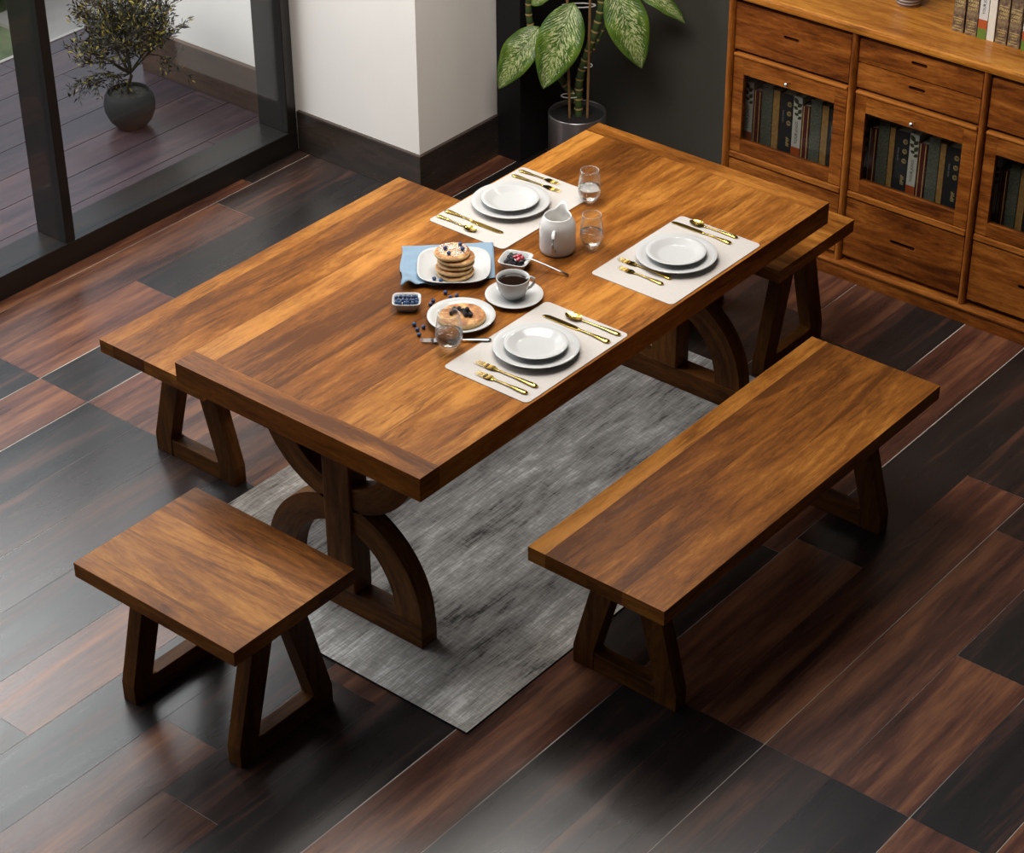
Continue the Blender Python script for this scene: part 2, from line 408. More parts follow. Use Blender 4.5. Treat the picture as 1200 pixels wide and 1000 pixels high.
# ------------------------------------------------------------------ garden beyond
def leafy(name, c1, c2):
    return plain(name, c1, 0.7, noise_amt=0.5, nscale=9)
b = MB(); b.box(-8, 9, 4.30, 14, -.9, -.55)
g = b.build('lawn', plain('lawn_green', (0.27, 0.33, 0.18), 0.9, noise_amt=0.35, nscale=3)); structure(g, 'green lawn beyond the terrace')
b = MB(); b.box(3.10, 6.5, 4.45, 5.74, -.55, -.53)
g = b.build('trim_4', plain('pale_gravel', (0.62, 0.58, 0.55), 0.9, noise_amt=0.12, nscale=4)); structure(g, 'pale paving beyond the terrace')
# ------------------------------------------------------------------ rug
def rug_mat():
    m, nt, b, nd, lk = newmat('distressed_rug')
    t = nd('ShaderNodeTexCoord'); V = t.outputs['Object']
    weave = noise(nd, lk, V, 1.0, (12, 230, 60), 3, 0.7, 0.4)
    cross = noise(nd, lk, V, 1.0, (170, 30, 60), 3, 0.7, 0.4)
    bl = noise(nd, lk, V, 1.0, (3.2, 9.0, 1), 4, 0.6, 0.4)
    bl2 = noise(nd, lk, V, 1.0, (5, 26, 1), 4, 0.7, 0.6)
    s = math_(nd, lk, 'ADD', math_(nd, lk, 'MULTIPLY', bl, .32), math_(nd, lk, 'MULTIPLY', bl2, .24))
    s = math_(nd, lk, 'ADD', s, math_(nd, lk, 'MULTIPLY', weave, .31)); s = math_(nd, lk, 'ADD', s, math_(nd, lk, 'MULTIPLY', cross, .14))
    sp = nd('ShaderNodeSeparateXYZ'); lk(V, sp.inputs[0])
    endm = ramp(nd, [(0.0, (1, 1, 1)), (0.10, (.75, .75, .75)), (0.17, (0, 0, 0)), (0.30, (.40, .40, .40)), (0.86, (.40, .40, .40)), (0.93, (.9, .9, .9))])
    lk(math_(nd, lk, 'MULTIPLY', math_(nd, lk, 'ADD', sp.outputs[0], math_(nd, lk, 'MULTIPLY', bl2, .28)), .42), endm.inputs[0])
    s = math_(nd, lk, 'ADD', s, math_(nd, lk, 'MULTIPLY', math_(nd, lk, 'SUBTRACT', endm.outputs[0], .42), .085))
    r = ramp(nd, [(0.39, (0.05, 0.046, 0.042)), (0.455, (0.30, 0.275, 0.25)), (0.54, (0.50, 0.465, 0.43)), (0.62, (0.92, 0.89, 0.86))]); lk(s, r.inputs[0])
    lk(r.outputs[0], b.inputs['Base Color']); b.inputs['Roughness'].default_value = 0.85; b.inputs['Specular IOR Level'].default_value = 0.25
    bp = nd('ShaderNodeBump'); bp.inputs['Strength'].default_value = 0.7; bp.inputs['Distance'].default_value = 0.0025
    lk(math_(nd, lk, 'ADD', weave, cross), bp.inputs['Height']); lk(bp.outputs[0], b.inputs['Normal'])
    return m
b = MB(); b.box(-.038, 1.973, -.176, 1.111, .0, .0075, mat=0)
for f in (0, 2, 3, 4, 5): b.m[f] = 1
tag(b.build('rug', [rug_mat(), plain('rug_edge', (0.012, 0.012, 0.012), 0.9)]), 'grey distressed rug under the dining table', 'rug')
RZ = .0076

# ------------------------------------------------------------------ dining table
random.seed(21)
TL, TW, TH = 1.974, .924, .76
tbl = empty('dining_table', (TL / 2, TW / 2, RZ)); tag(tbl, 'large rectangular brown wooden dining table laid for breakfast', 'table')
def child(bb, name, mat, par, bevel=.0015, off=None):
    o = bb.build(name, mat, par, bevel=bevel); p = off or par.location; o.location = (-p[0], -p[1], -p[2]); return o
b = MB(); zb, zt = .685, TH
b.box(0, .078, 0, TW, zb, zt, 1, -.25)
b.box(TL - .072, TL, 0, TW, zb, zt, 1, -.1)
ys = [0, .054, .215, .40, .60, .842, TW]
tn = [.2, .1, .35, -.2, -.5, .7]
for k in range(6):
    b.box(.078, TL - .072, ys[k], ys[k + 1], zb + (.002 if 0 < k < 5 else 0), zt - .0001, 0, tn[k])
child(b, 'tabletop', M_WOOD, tbl, .0004)
def ell(a, bb_, zc, t0, t1, n=56, sgn=1):
    return [(a * cos(t0 + (t1 - t0) * k / n), zc + sgn * bb_ * sin(t0 + (t1 - t0) * k / n)) for k in range(n + 1)]
yc = TW / 2
for (xa, xb) in ((.156, .222), (1.752, 1.818)):
    fr = empty('trestle_frame'); fr.parent = tbl
    P = (tbl.location[0], tbl.location[1], tbl.location[2])
    def part(bb, name, bev=.0015):
        o = bb.build(name, M_LEG, fr, bevel=bev); o.location = (-P[0], -P[1], -P[2]); return o
    b = MB(); b.box(xa, xb, yc - .306, yc + .306, RZ, .085, 1); part(b, 'foot_rail')
    b = MB(); b.band([(p[0] + yc, p[1]) for p in ell(.306, .318, .082, 0, pi)], [(p[0] + yc, p[1]) for p in ell(.205, .232, .082, 0, pi)], xa + .003, xb - .003); part(b, 'lower_arch')
    b = MB(); b.band([(p[0] + yc, p[1]) for p in ell(.312, .310, .684, 0, pi, sgn=-1)], [(p[0] + yc, p[1]) for p in ell(.208, .232, .684, 0, pi, sgn=-1)], xa + .003, xb - .003); part(b, 'upper_arch')
    b = MB(); b.box(xa - .006, xb + .004, yc - .052, yc + .052, .084, .684, 2); part(b, 'post', .004)

# ------------------------------------------------------------------ benches and stools
def seat_unit(name, L, Wd, fin, seed, tones):
    """seat long axis along local X, origin at floor centre"""
    random.seed(seed); e_ = empty(name)
    b = MB(); n = len(tones); z0, z1 = .420, .467
    cuts = [-Wd / 2, -Wd / 2 + Wd * .30, -Wd / 2 + Wd * .56, -Wd / 2 + Wd * .87, Wd / 2]
    for k in range(4): b.box(-L / 2, L / 2, cuts[k], cuts[k + 1], z0, z1 - (.0002 if k % 2 else 0), 0, tones[k])
    o = b.build('seat', M_WOOD, e_, bevel=.0004)
    for xa, xb in ((-L / 2 + fin[0], -L / 2 + fin[0] + .05), (L / 2 - fin[1] - .05, L / 2 - fin[1])):
        fr = empty('leg_frame'); fr.parent = e_
        for sg in (-1, 1):
            pl = [(.181, 0), (.181, .062), (.088, .420), (.012, .420), (.108, .066), (.108, 0)]
            b = MB(); b.prism([(sg * p, z) for p, z in pl][::sg], 0, xa, xb, grain=1); b.build('leg', M_LEG, fr, bevel=.002)
        b = MB(); b.prism([(-.108, 0), (.108, 0), (.108, .066), (.09, .060), (-.09, .060), (-.108, .066)], 0, xa + .002, xb - .002, grain=0); b.build('stretcher', M_LEG, fr, bevel=.002)
    return e_
bench = seat_unit('bench', 1.412, .4596, (.143, .150), 5, (-.1, -.4, -.6, .6))
bench.location = ((.255 + 1.667) / 2, (-.157 - .6167) / 2, 0)
tag(bench, 'long brown wooden bench in the foreground right of the table', 'bench')
bench2 = seat_unit('bench', 1.412, .4596, (.143, .150), 8, (.1, .1, -.35, .35))
bench2.location = (.964, 1.5738 - .2298, 0)
tag(bench2, 'long brown wooden bench on the window side, half under the table', 'bench')
stool = seat_unit('stool', .612, .456, (.065, .080), 9, (-.5, .15, .1, -.1))
stool.location = (-.345, .448, 0); stool.rotation_euler = (0, 0, pi / 2)
tag(stool, 'square brown wooden stool in front of the near end of the table', 'stool')
stool2 = seat_unit('stool', .612, .456, (.065, .080), 14, (-.2, .2, -.1, .2))
stool2.location = (2.175, .456, 0); stool2.rotation_euler = (0, 0, pi / 2)
tag(stool2, 'square wooden stool behind the far end of the table, beside the bookcase cabinet', 'stool')
#@@NEXT
# ------------------------------------------------------------------ cabinet
random.seed(31)
cabn = empty('sideboard', (2.95, -.11, 0)); tag(cabn, 'long brown wooden bookcase sideboard with glass doors and drawers', 'cabinet')
FX = 2.752
PC = [.9195, .4045, -.1105, -.6255, -1.1405]
def cpart(bb, name, mat=None, bevel=.001, par=None):
    o = bb.build(name, mat or M_CAB, par or cabn, bevel=bevel)
    if not par: o.location = (-2.95, .11, 0)
    return o
def slotted(bb, x, y0, y1, z0, z1, sy, sz, sw, sh, tone, depth=.016, thick=.02):
    """drawer front facing -x with a rounded finger slot cut in it"""
    b0 = len(bb.v); n = 6; o = (random.uniform(0, 50), random.uniform(0, 50))
    ring = []
    for k in range(n + 1): a = pi / 2 + pi * k / n; ring.append((sy + sw / 2 - sh / 2 - cos(a) * sh / 2 * -1 * -1, sz + sin(a) * sh / 2))
    ring = [(sy + (sw / 2 - sh / 2) + sh / 2 * sin(pi * k / n), sz + sh / 2 * cos(pi * k / n)) for k in range(n + 1)] + \
           [(sy - (sw / 2 - sh / 2) - sh / 2 * sin(pi * k / n), sz - sh / 2 * cos(pi * k / n)) for k in range(n + 1)]
    outer = []
    for (yy, zz) in ring:      # push each ring point out to the rectangle
        dy, dz = yy - sy, zz - sz
        ky = ((y1 if dy > 0 else y0) - sy) / dy if abs(dy) > 1e-6 else 1e9
        kz = ((z1 if dz > 0 else z0) - sz) / dz if abs(dz) > 1e-6 else 1e9
        k = min(ky, kz); outer.append((sy + dy * k, sz + dz * k))
    m = len(ring)
    corner = [(y1, z1), (y1, z0), (y0, z0), (y0, z1)]
    U = lambda y, z: (y + o[0], z + o[1])
    for r_, xx in ((ring, x), (outer, x), (ring, x + depth)):
        for (yy, zz) in r_: bb.v.append((xx, yy, zz))
    cb = len(bb.v)
    for (yy, zz) in corner: bb.v.append((x, yy, zz))
    for (yy, zz) in corner: bb.v.append((x + thick, yy, zz))
    def side(p):
        if abs(p[0] - y1) < 1e-6: return 0
        if abs(p[1] - z0) < 1e-6: return 1
        if abs(p[0] - y0) < 1e-6: return 2
        return 3
    for i in range(m):
        j = (i + 1) % m
        idx = [b0 + i, b0 + j, b0 + m + j]; uvs = [U(*ring[i]), U(*ring[j]), U(*outer[j])]
        si, sj = side(outer[i]), side(outer[j])
        ins = []; q = si
        while q != sj: q = (q + 1) % 4; ins.append(q)
        for c in ins[::-1]: idx.append(cb + c); uvs.append(U(*corner[c]))
        idx.append(b0 + m + i); uvs.append(U(*outer[i]))
        bb.face(idx, uvs, tone)
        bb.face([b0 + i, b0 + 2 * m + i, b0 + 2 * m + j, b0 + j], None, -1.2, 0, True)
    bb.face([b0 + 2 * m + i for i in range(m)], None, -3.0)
    for k in range(4):
        k2 = (k + 1) % 4
        bb.face([cb + k, cb + 4 + k, cb + 4 + k2, cb + k2], [U(*corner[k]), (U(*corner[k])[0], U(*corner[k])[1] + .02), (U(*corner[k2])[0], U(*corner[k2])[1] + .02), U(*corner[k2])], tone)
    bb.face([cb + 4, cb + 5, cb + 6, cb + 7][::-1], None, tone)
# top slab
b = MB(); b.box(2.730, 3.165, -1.17, .955, .966, 1.0, 1, .2); cpart(b, 'top', M_CABTOP, .010)
# carcass
b = MB()
b.box(2.775, 3.165, .906, .932, .05, .966, 2); b.box(2.775, 3.165, -1.154, -1.128, .05, .966, 2)
for p in PC[1:4]: b.box(2.775, 3.15, p - .010, p + .010, .05, .966, 2)
b.box(3.150, 3.165, -1.13, .91, .05, .966, 1, -1)
b.box(2.775, 3.15, -1.13, .91, .05, .085, 1); b.box(2.775, 3.15, -1.13, .91, .338, .355, 1, -1); b.box(2.775, 3.15, -1.13, .91, .748, .764, 1, -1)
cpart(b, 'carcass', M_CAB, 0)
b = MB(); b.box(2.744, 3.165, -1.165, .940, 0, .052, 1, .1); cpart(b, 'plinth')
b = MB(); b.box(2.734, 3.165, -1.168, .944, .052, .074, 1, .3); cpart(b, 'base_moulding', bevel=.009)
for p in PC:
    b = MB(); ring = [(2.757 - .018 * cos(t), p + .0145 * sin(t)) for t in [-pi / 2 + pi * k / 10 for k in range(11)]] + [(2.79, p + .0145), (2.79, p - .0145)]
    b.prism(ring, 2, .074, .966, grain=0, tone=.2)
    for k in range(len(b.uv)): b.uv[k] = [(b.v[i][2] + p * 9, b.v[i][1] + p) for i in b.f[k]]
    cpart(b, 'post', bevel=0)
for n in range(4):
    ya, yb = PC[n] - .0165, PC[n + 1] + .0165; ym = (ya + yb) / 2
    b = MB(); b.box(2.748, 2.79, yb, ya, .336, .360, 1, .5); cpart(b, 'rail', bevel=.004)
    fronts = [(.769, .948)] if n % 2 == 0 else [(.863, .948), (.767, .858)]
    for k, (za, zb_) in enumerate(fronts):
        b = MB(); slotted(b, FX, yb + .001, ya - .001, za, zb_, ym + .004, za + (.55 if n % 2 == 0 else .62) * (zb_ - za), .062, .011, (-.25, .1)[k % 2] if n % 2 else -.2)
        cpart(b, 'drawer', bevel=.0025)
        if n % 2 == 0:
            pass
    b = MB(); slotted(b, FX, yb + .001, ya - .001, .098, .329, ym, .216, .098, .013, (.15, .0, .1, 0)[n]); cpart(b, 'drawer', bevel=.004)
    # door with glass
    dr = empty('door'); dr.parent = cabn; dr.location = (2.75 - 2.95, ym + .11, .55)
    def dpart(bb, name, mat=None, bevel=.0015):
        o = bb.build(name, mat or M_CAB, dr, bevel=bevel); o.location = (-2.75, -ym, -.55); return o
    gy0, gy1 = yb + .051, ya - .045
    b = MB(); b.box(FX, FX + .022, yb + .001, gy0, .364, .744, 1, .15); b.box(FX, FX + .022, gy1, ya - .001, .364, .744, 1, .0)
    b.box(FX, FX + .022, gy0, gy1, .364, .414, 1, -.2); b.box(FX, FX + .022, gy0, gy1, .676, .744, 1, .25)
    dpart(b, 'door_frame', bevel=.0008)
    b = MB(); b.box(FX - .006, FX + .02, yb + .001, ya - .001, .742, .754, 1, .8); dpart(b, 'door_lip', bevel=.004)
    b = MB(); b.box(FX + .010, FX + .013, gy0 - .004, gy1 + .004, .410, .680, 1); dpart(b, 'glass_pane', M_CABGLASS, 0)
    b = MB(); b.tube([(FX, ym, .700), (FX - .014, ym, .700)], .003, 8); b.sphere((FX - .020, ym, .700), .0095, 14, 10); dpart(b, 'knob', plain('polished_chrome', (.85, .83, .80), .12, 1.0), 0)

# ------------------------------------------------------------------ text and books
def text_on(s_, size, mat, par, M, name='lettering'):
    cu = bpy.data.curves.new('t', 'FONT'); cu.body = s_; cu.size = size; cu.align_x = 'CENTER'; cu.align_y = 'CENTER'; cu.extrude = .0002; cu.resolution_u = 2
    to = bpy.data.objects.new('t', cu); COL.objects.link(to)
    dg = bpy.context.evaluated_depsgraph_get(); me = bpy.data.meshes.new_from_object(to.evaluated_get(dg))
    bpy.data.objects.remove(to, do_unlink=True)
    me.transform(M); me.materials.clear(); me.materials.append(mat); me.name = name
    o = bpy.data.objects.new(name, me); COL.objects.link(o); o.parent = par; return o
# spine faces -x: text plane axes. horizontal reading: right = -y, up = z. vertical (bottom to top): right = +z, up = +y
def spineM(y, z, vert, x=-.0006):
    if vert: R_ = Matrix(((0, 0, -1, x), (0, 1, 0, y), (1, 0, 0, z), (0, 0, 0, 1)))
    else: R_ = Matrix(((0, 0, -1, x), (-1, 0, 0, y), (0, 1, 0, z), (0, 0, 0, 1)))
    return R_
BK = {}
def bm_(name, col, amt=.1, ns=60, rough=.6):
    if name not in BK: BK[name] = plain(name, col, rough, noise_amt=amt, nscale=ns)
    return BK[name]
GOLD_INK = plain('gold_ink', (.75, .56, .22), .5, .1); BLACK_INK = plain('black_ink', (.03, .03, .03), .6); GREY_INK = plain('grey_ink', (.35, .35, .38), .6)
PAGE = plain('page_edges', (.62, .55, .42), .8, noise_amt=.1, nscale=200)
def book(name, w, h, d, cover, loc, label, group=None, deco=None, rounded=.003):
    """origin at base front centre of the spine; spine faces -x"""
    e_ = empty(name, loc)
    b = MB(); c = .0018
    b.box(0, c * 1.4, -w / 2, w / 2, 0, h); b.box(c, d, -w / 2, -w / 2 + c, 0, h); b.box(c, d, w / 2 - c, w / 2, 0, h)
    b.build('cover', cover, e_, bevel=.0008)
    b = MB(); b.box(c * 1.5, d - .004, -w / 2 + c, w / 2 - c, .003, h - .004); b.build('pages', PAGE, e_)
    tag(e_, label, 'book', group)
    if deco: deco(e_, w, h)
    return e_
def leafpat(e_, w, h):
    b = MB()
    for (yy, zz, a, L) in ((.18, .93, .9, .03), (-.2, .88, -.7, .026), (.22, .83, .5, .022), (-.25, .79, -1.0, .026), (.1, .74, .3, .02), (-.3, .70, -.6, .022)):
        cy, cz = yy * w, zz * h
        pts = [(t, .30 * sin(pi * (t + .5)) ) for t in (-.5, -.3, -.1, .1, .3, .5)]
        poly = [(p[0] * L, p[1] * L) for p in pts] + [(p[0] * L, -p[1] * L) for p in pts[::-1][1:-1]]
        rot_ = [(cy + p[0] * cos(a) - p[1] * sin(a), cz + p[0] * sin(a) + p[1] * cos(a)) for p in poly]
        rot_ = [(max(-w / 2 + .001, min(w / 2 - .001, p[0])), p[1]) for p in rot_]
        b.prism(rot_, 0, -.0008, .0002)
    b.build('leaf_print', bm_('olive_print', (.045, .05, .018)), e_)
    b = MB(); b.box(-.0006, .0002, -w / 2, w / 2, .036, .068); b.build('orange_band', bm_('orange_band', (.42, .075, .012)), e_)
    b = MB(); b.box(-.0006, .0002, -w / 2, w / 2, 0, .036); b.build('green_band', bm_('green_band', (.12, .20, .02)), e_)
    text_on('YOUR JOGO', w * .42, BLACK_INK, e_, spineM(0, h * .47, True))
def redpat(e_, w, h):
    b = MB()
    for yy in (-.28, .32): b.box(-.0008, .0002, w * yy - .0014, w * yy + .0014, .004, h - .004)
    b.build('gilt_lines', GOLD_INK, e_)
def goldpat(e_, w, h):
    b = MB()
    for k in range(3):
        cz = h * (.86 - .14 * k); cy = -w * .24
        for r_ in (.0085, .0045):
            b.tube([(-.0002, cy + r_ * cos(t), cz + r_ * sin(t)) for t in [2 * pi * q / 14 for q in range(15)]], .0009, 5)
    b.build('gilt_rings', GOLD_INK, e_)
    text_on('IIPIIF', w * .36, GOLD_INK, e_, spineM(-w * .24, h * .30, True))
    text_on('COTE TIONS', w * .16, GREY_INK, e_, spineM(w * .22, h * .66, True))
def brownpat(e_, w, h):
    for (s_, z_, k) in (('CRIAN', .100 + .022, .30), ('GEEK', .100 + .009, .30), ('CENTI', .100 - .006, .30), ('DENEY', .041, .22), ('CIENTI', .031, .19), ('WENTI', .019, .19), ('GRAN', .235, .3), ('GEEN', .222, .3)):
        text_on(s_, w * k, GOLD_INK, e_, spineM(0, z_, False))
    b = MB()
    for z_ in (.010, .050, .135, .20): b.box(-.0006, .0002, -w * .42, w * .42, z_ - .0006, z_ + .0006)
    b.build('gilt_rules', GOLD_INK, e_)
KIND = {'w': ('white leaf print book with orange base', bm_('white_cover', (.62, .60, .56), .05), .270, leafpat),
        'r': ('thin dark red book with gilt lines', bm_('red_cover', (.10, .012, .010), .2), .245, redpat),
        'g': ('grey green cloth book', bm_('grey_green_cloth', (.105, .115, .090), .55, 140), .278, None),
        't': ('plain tan book', bm_('tan_cover', (.36, .20, .065), .25, 60), .268, None),
        'd': ('black book with gilt rings', bm_('black_cover', (.018, .018, .022), .2), .266, goldpat)}
WHERE = ['behind the left glass door', 'behind the middle glass door', 'behind the glass door cut by the right edge']
sets = [[('w', .889, .849), ('r', .846, .813), ('g', .812, .765), ('t', .763, .734), ('d', .731, .677), ('w', .6755, .637), ('r', .636, .602), ('g', .601, .555), ('t', .553, .525), ('d', .523, .470)],
        [('d', .392, .357), ('r', .355, .320), ('g', .318, .273), ('t', .271, .249), ('d', .247, .192), ('w', .190, .153), ('r', .151, .117), ('g', .115, .070), ('t', .068, .045), ('d', .043, -.013)],
        [('w', -.125, -.165), ('r', -.167, -.200), ('g', -.202, -.243), ('t', -.245, -.272), ('d', -.274, -.328)]]
for si, st in enumerate(sets):
    tot = {}
    for k, a, c in st: tot[k] = tot.get(k, 0) + 1
    cnt = {}
    for (k, ya, yb) in st:
        txt, mt, h, dc = KIND[k]; cnt[k] = cnt.get(k, 0) + 1
        pre = '' if tot[k] == 1 else ('leftmost of two, ' if cnt[k] == 1 else 'right one of two, ')
        if tot[k] == 3: pre = ('leftmost', 'middle', 'rightmost')[cnt[k] - 1] + ' of three, '
        book('book', ya - yb - .0008, h, .17, mt, (2.812, (ya + yb) / 2, .3551), pre + txt + ' ' + WHERE[si], 'books behind the cabinet glass', dc)
def mottled():
    m, nt, b, nd, lk = newmat('mottled_brown_cover')
    t = nd('ShaderNodeTexCoord'); n = noise(nd, lk, t.outputs['Object'], 45, (1, 1, 1), 4, .6)
    r = ramp(nd, [(.35, (.06, .035, .03)), (.5, (.17, .105, .06)), (.65, (.30, .22, .11))]); lk(n, r.inputs[0]); lk(r.outputs[0], b.inputs['Base Color']); b.inputs['Roughness'].default_value = .5
    return m
M_MOT = mottled(); M_CREAM = bm_('cream_cover', (.72, .66, .56), .05)
TB = [('m', .121, .078, 'mottled brown book with gold lettering, leftmost in the row on the cabinet top'),
      ('m', .071, .028, 'mottled brown book with gold lettering, second in the row on the cabinet top'),
      ('w', .024, -.009, 'white book with orange and green bands standing on the cabinet top'),
      ('c', -.0115, -.039, 'plain cream book between a white and a brown book on the cabinet top'),
      ('m', -.045, -.086, 'mottled brown book just right of the cream book on the cabinet top'),
      ('m', -.091, -.134, 'mottled brown book furthest right on the cabinet top'),
      ('w', -.142, -.176, 'white and green banded book on the cabinet top, cut by the right edge')]
for (k, ya, yb, lb) in TB:
    mt = {'m': M_MOT, 'w': KIND['w'][1], 'c': M_CREAM}[k]; dc = {'m': brownpat, 'w': leafpat, 'c': None}[k]
    book('book', ya - yb, .27, .17, mt, (2.899, (ya + yb) / 2, 1.0002), lb, 'books standing on the cabinet top', dc)
# ribbed pot on cabinet
b = MB(); pr = [(.030, 0), (.043, .002), (.0445, .010)]
for k in range(8): pr += [(.0460 + .001 * k, .014 + .012 * k), (.0485 + .001 * k, .018 + .012 * k), (.0460 + .001 * k, .022 + .012 * k)]
pr += [(.050, .112), (.046, .112), (.044, .02), (.001, .018)]
def ribm():
    m, nt, bb, nd, lk = newmat('ribbed_ceramic'); t = nd('ShaderNodeTexCoord'); s_ = nd('ShaderNodeSeparateXYZ'); lk(t.outputs['Object'], s_.inputs[0])
    f = math_(nd, lk, 'SINE', math_(nd, lk, 'MULTIPLY', math_(nd, lk, 'SUBTRACT', s_.outputs[2], .011), 2 * pi / .012)); r = ramp(nd, [(.0, (.62, .58, .55)), (.35, (.12, .08, .07))])
    mm_ = math_(nd, lk, 'MULTIPLY', f, -.5); lk(math_(nd, lk, 'ADD', mm_, .3), r.inputs[0]); lk(r.outputs[0], bb.inputs['Base Color']); bb.inputs['Roughness'].default_value = .25; return m
o = b.lathe(pr, seg=48).build('ribbed_vase', ribm(), loc=(3.005, .355, 1.0002)); tag(o, 'small ribbed white and brown ceramic pot on the cabinet top', 'vase')

# ------------------------------------------------------------------ table setting
TZ = .7602
M_CHINA = plain('white_china', (.46, .46, .455), .12, spec=.45, noise_amt=0)
M_GOLD = plain('polished_gold', (.72, .48, .11), .15, 1.0, noise_amt=.05, nscale=40)
M_STEEL = plain('brushed_steel', (.38, .38, .39), .3, 1.0)
M_MAT = plain('cream_leather', (.46, .425, .395), .6, noise_amt=.03, nscale=120, spec=.3)
def rrect(x0, x1, y0, y1, r, n=6):
    p = []
    for (cx, cy, a0) in ((x1 - r, y1 - r, 0), (x0 + r, y1 - r, pi / 2), (x0 + r, y0 + r, pi), (x1 - r, y0 + r, 3 * pi / 2)):
        for k in range(n + 1): a = a0 + pi / 2 * k / n; p.append((cx + r * cos(a), cy + r * sin(a)))
    return p
MATS = [((1.085, 1.555, .612, .918), 'cream placemat on the bench side of the table, holding a plate beside the white jug'),
        ((1.137, 1.607, .010, .315), 'cream placemat on the near long edge, closer to the cabinet'),
        ((.456, .926, .008, .314), 'cream placemat on the near long edge, closer to the stool in front')]
for (r4, lb) in MATS:
    cx, cy = (r4[0] + r4[1]) / 2, (r4[2] + r4[3]) / 2
    b = MB(); b.prism(rrect(r4[0] - cx, r4[1] - cx, r4[2] - cy, r4[3] - cy, .016), 2, 0, .002); o = b.build('placemat', M_MAT, loc=(cx, cy, TZ), bevel=.0005); tag(o, lb, 'placemat', 'cream placemats')
MZ = TZ + .0021
PL = [(1.321, .775, 'beside the white jug'), (1.369, .163, 'nearer the cabinet, on the near edge'), (.685, .159, 'nearer the front stool, on the near edge')]
dprof = [(.001, .004), (.060, .004), (.066, .0), (.072, .0), (.075, .004), (.105, .012), (.1245, .019), (.1255, .021), (.1245, .0222), (.105, .016), (.080, .0085), (.060, .0075), (.001, .0075)]
sprof = [(.001, .004), (.040, .004), (.045, .0), (.050, .0), (.053, .004), (.078, .0165), (.0915, .0205), (.0925, .0220), (.0915, .0230), (.077, .0200), (.062, .0105), (.050, .0085), (.001, .0080)]
for k, (x, y, w) in enumerate(PL):
    if k == 0: pb = MB().lathe(dprof, seg=72, cap=False); p0 = pb.build('dinner_plate', M_CHINA); sb = MB().lathe(sprof, seg=64, cap=False); s0 = sb.build('side_plate', M_CHINA)
    p = p0 if k == 0 else dup(p0); s_ = s0 if k == 0 else dup(s0)
    p.location = (x, y, MZ); s_.location = (x + .001, y + .002, MZ + .0077)
    tag(p, 'large white dinner plate under a smaller one, ' + w, 'plate', 'white dinner plates on the placemats')
    tag(s_, 'small white plate stacked on the larger one ' + w, 'plate', 'small white plates stacked on dinner plates')
# cutlery: local +Y from handle end to tip, z up
def handle_prof(b, L0, L1, wmax):
    n = 14; pts = []; rr = []
    for k in range(n + 1):
        t = k / n; pts.append((0, L0 + (L1 - L0) * t, .0032 + .0018 * sin(pi * t * .9)))
        w = wmax * 1.1 * (0.55 if t < .001 else (1.0 if t < .12 else max(.36, 1.0 - (t - .12) * 1.35)))
        rr.append(w)
    b.tube(pts, [q * 1.25 for q in rr], 10, flat=.34)
def fork(L):
    e_ = empty('fork'); b = MB(); handle_prof(b, 0, L * .66, .0062); b.build('handle', M_GOLD, e_)
    b = MB(); w = .0105
    def hd(u, v):
        t = u; y = L * (.64 + .18 * t); ww = .003 + (w - .003) * min(1, t * 1.9) ** .7
        x = (v - .5) * 2 * ww; z = .0034 + .002 * sin(pi * t) - .0012 * t + .12 * abs(x) ** 1.3
        return (x, y, z)
    b.grid(hd, 8, 6)
    def hd2(u, v): p = hd(u, v); return (p[0], p[1], p[2] - .0012)
    b.grid(hd2, 8, 6)
    for q in (-1.5, -.5, .5, 1.5):
        x = q * w * .52
        b.tube([(x, L * .81, .0040), (x, L * .88, .0030), (x * .97, L * .95, .0034), (x * .95, L, .0052)], [.0014, .0014, .0012, .0005], 6)
    b.build('head', M_GOLD, e_); return e_
def spoon(L, mat=None):
    m = mat or M_GOLD; e_ = empty('spoon'); b = MB(); handle_prof(b, 0, L * .74, .0060); b.build('handle', m, e_)
    b = MB(); a = L * .145; w = .0165
    def bowl(off):
        def f(u, v):
            r_ = u; t = v * 2 * pi; yy = a * r_ * cos(t); xx = w * r_ * sin(t) * (1 - .12 * cos(t))
            return (xx, L - a + yy, .0070 - .0062 * (1 - r_ * r_) + off)
        return f
    b.grid(bowl(0), 8, 28); b.grid(bowl(.0010), 8, 28); b.build('bowl', m, e_); return e_
def knife(L):
    e_ = empty('knife'); b = MB(); handle_prof(b, 0, L * .46, .0072); b.sphere((0, L * .46, .003), .0042, 10, 8, (1, 1, .7)); b.build('handle', M_GOLD, e_)
    b = MB(); pl = [(.0065, L * .46), (.0095, L * .52), (.0108, L * .75), (.0095, L * .92), (.0045, L * .985), (-.004, L), (-.0068, L * .97), (-.0072, L * .6), (-.0055, L * .46)]
    b.prism(pl, 2, .0018, .0034); b.build('blade', M_GOLD, e_, bevel=.0005); return e_
F1, F2, K1, S1 = fork(.205), fork(.170), knife(.235), spoon(.180)
used = set()
def put(src, x, y, rz, s, label, group):
    o = src if src.name not in used else dup(src)
    used.add(src.name); o.location = (x, y, MZ); o.rotation_euler = (0, 0, rz); o.scale = (s, s, s); tag(o, label, src.name.split('.')[0], group)
w2 = 'placemat nearer the cabinet, on the near edge'; w3 = 'placemat nearer the front stool, on the near edge'; w1 = 'placemat beside the white jug'
put(F1, .537, .036, .02, 1.07, 'longer gold fork on the ' + w3, 'gold forks')
put(F2, .493, .036, .02, 1.07, 'shorter gold fork on the ' + w3, 'gold forks')
put(K1, .851, .024, -.01, 1.04, 'gold knife on the ' + w3, 'gold knives')
put(S1, .903, .024, .04, 1.08, 'gold spoon on the ' + w3, 'gold spoons')
put(F1, 1.258, .100, .0, .97, 'longer gold fork on the ' + w2, 'gold forks')
put(F2, 1.216, .100, .0, .97, 'shorter gold fork on the ' + w2, 'gold forks')
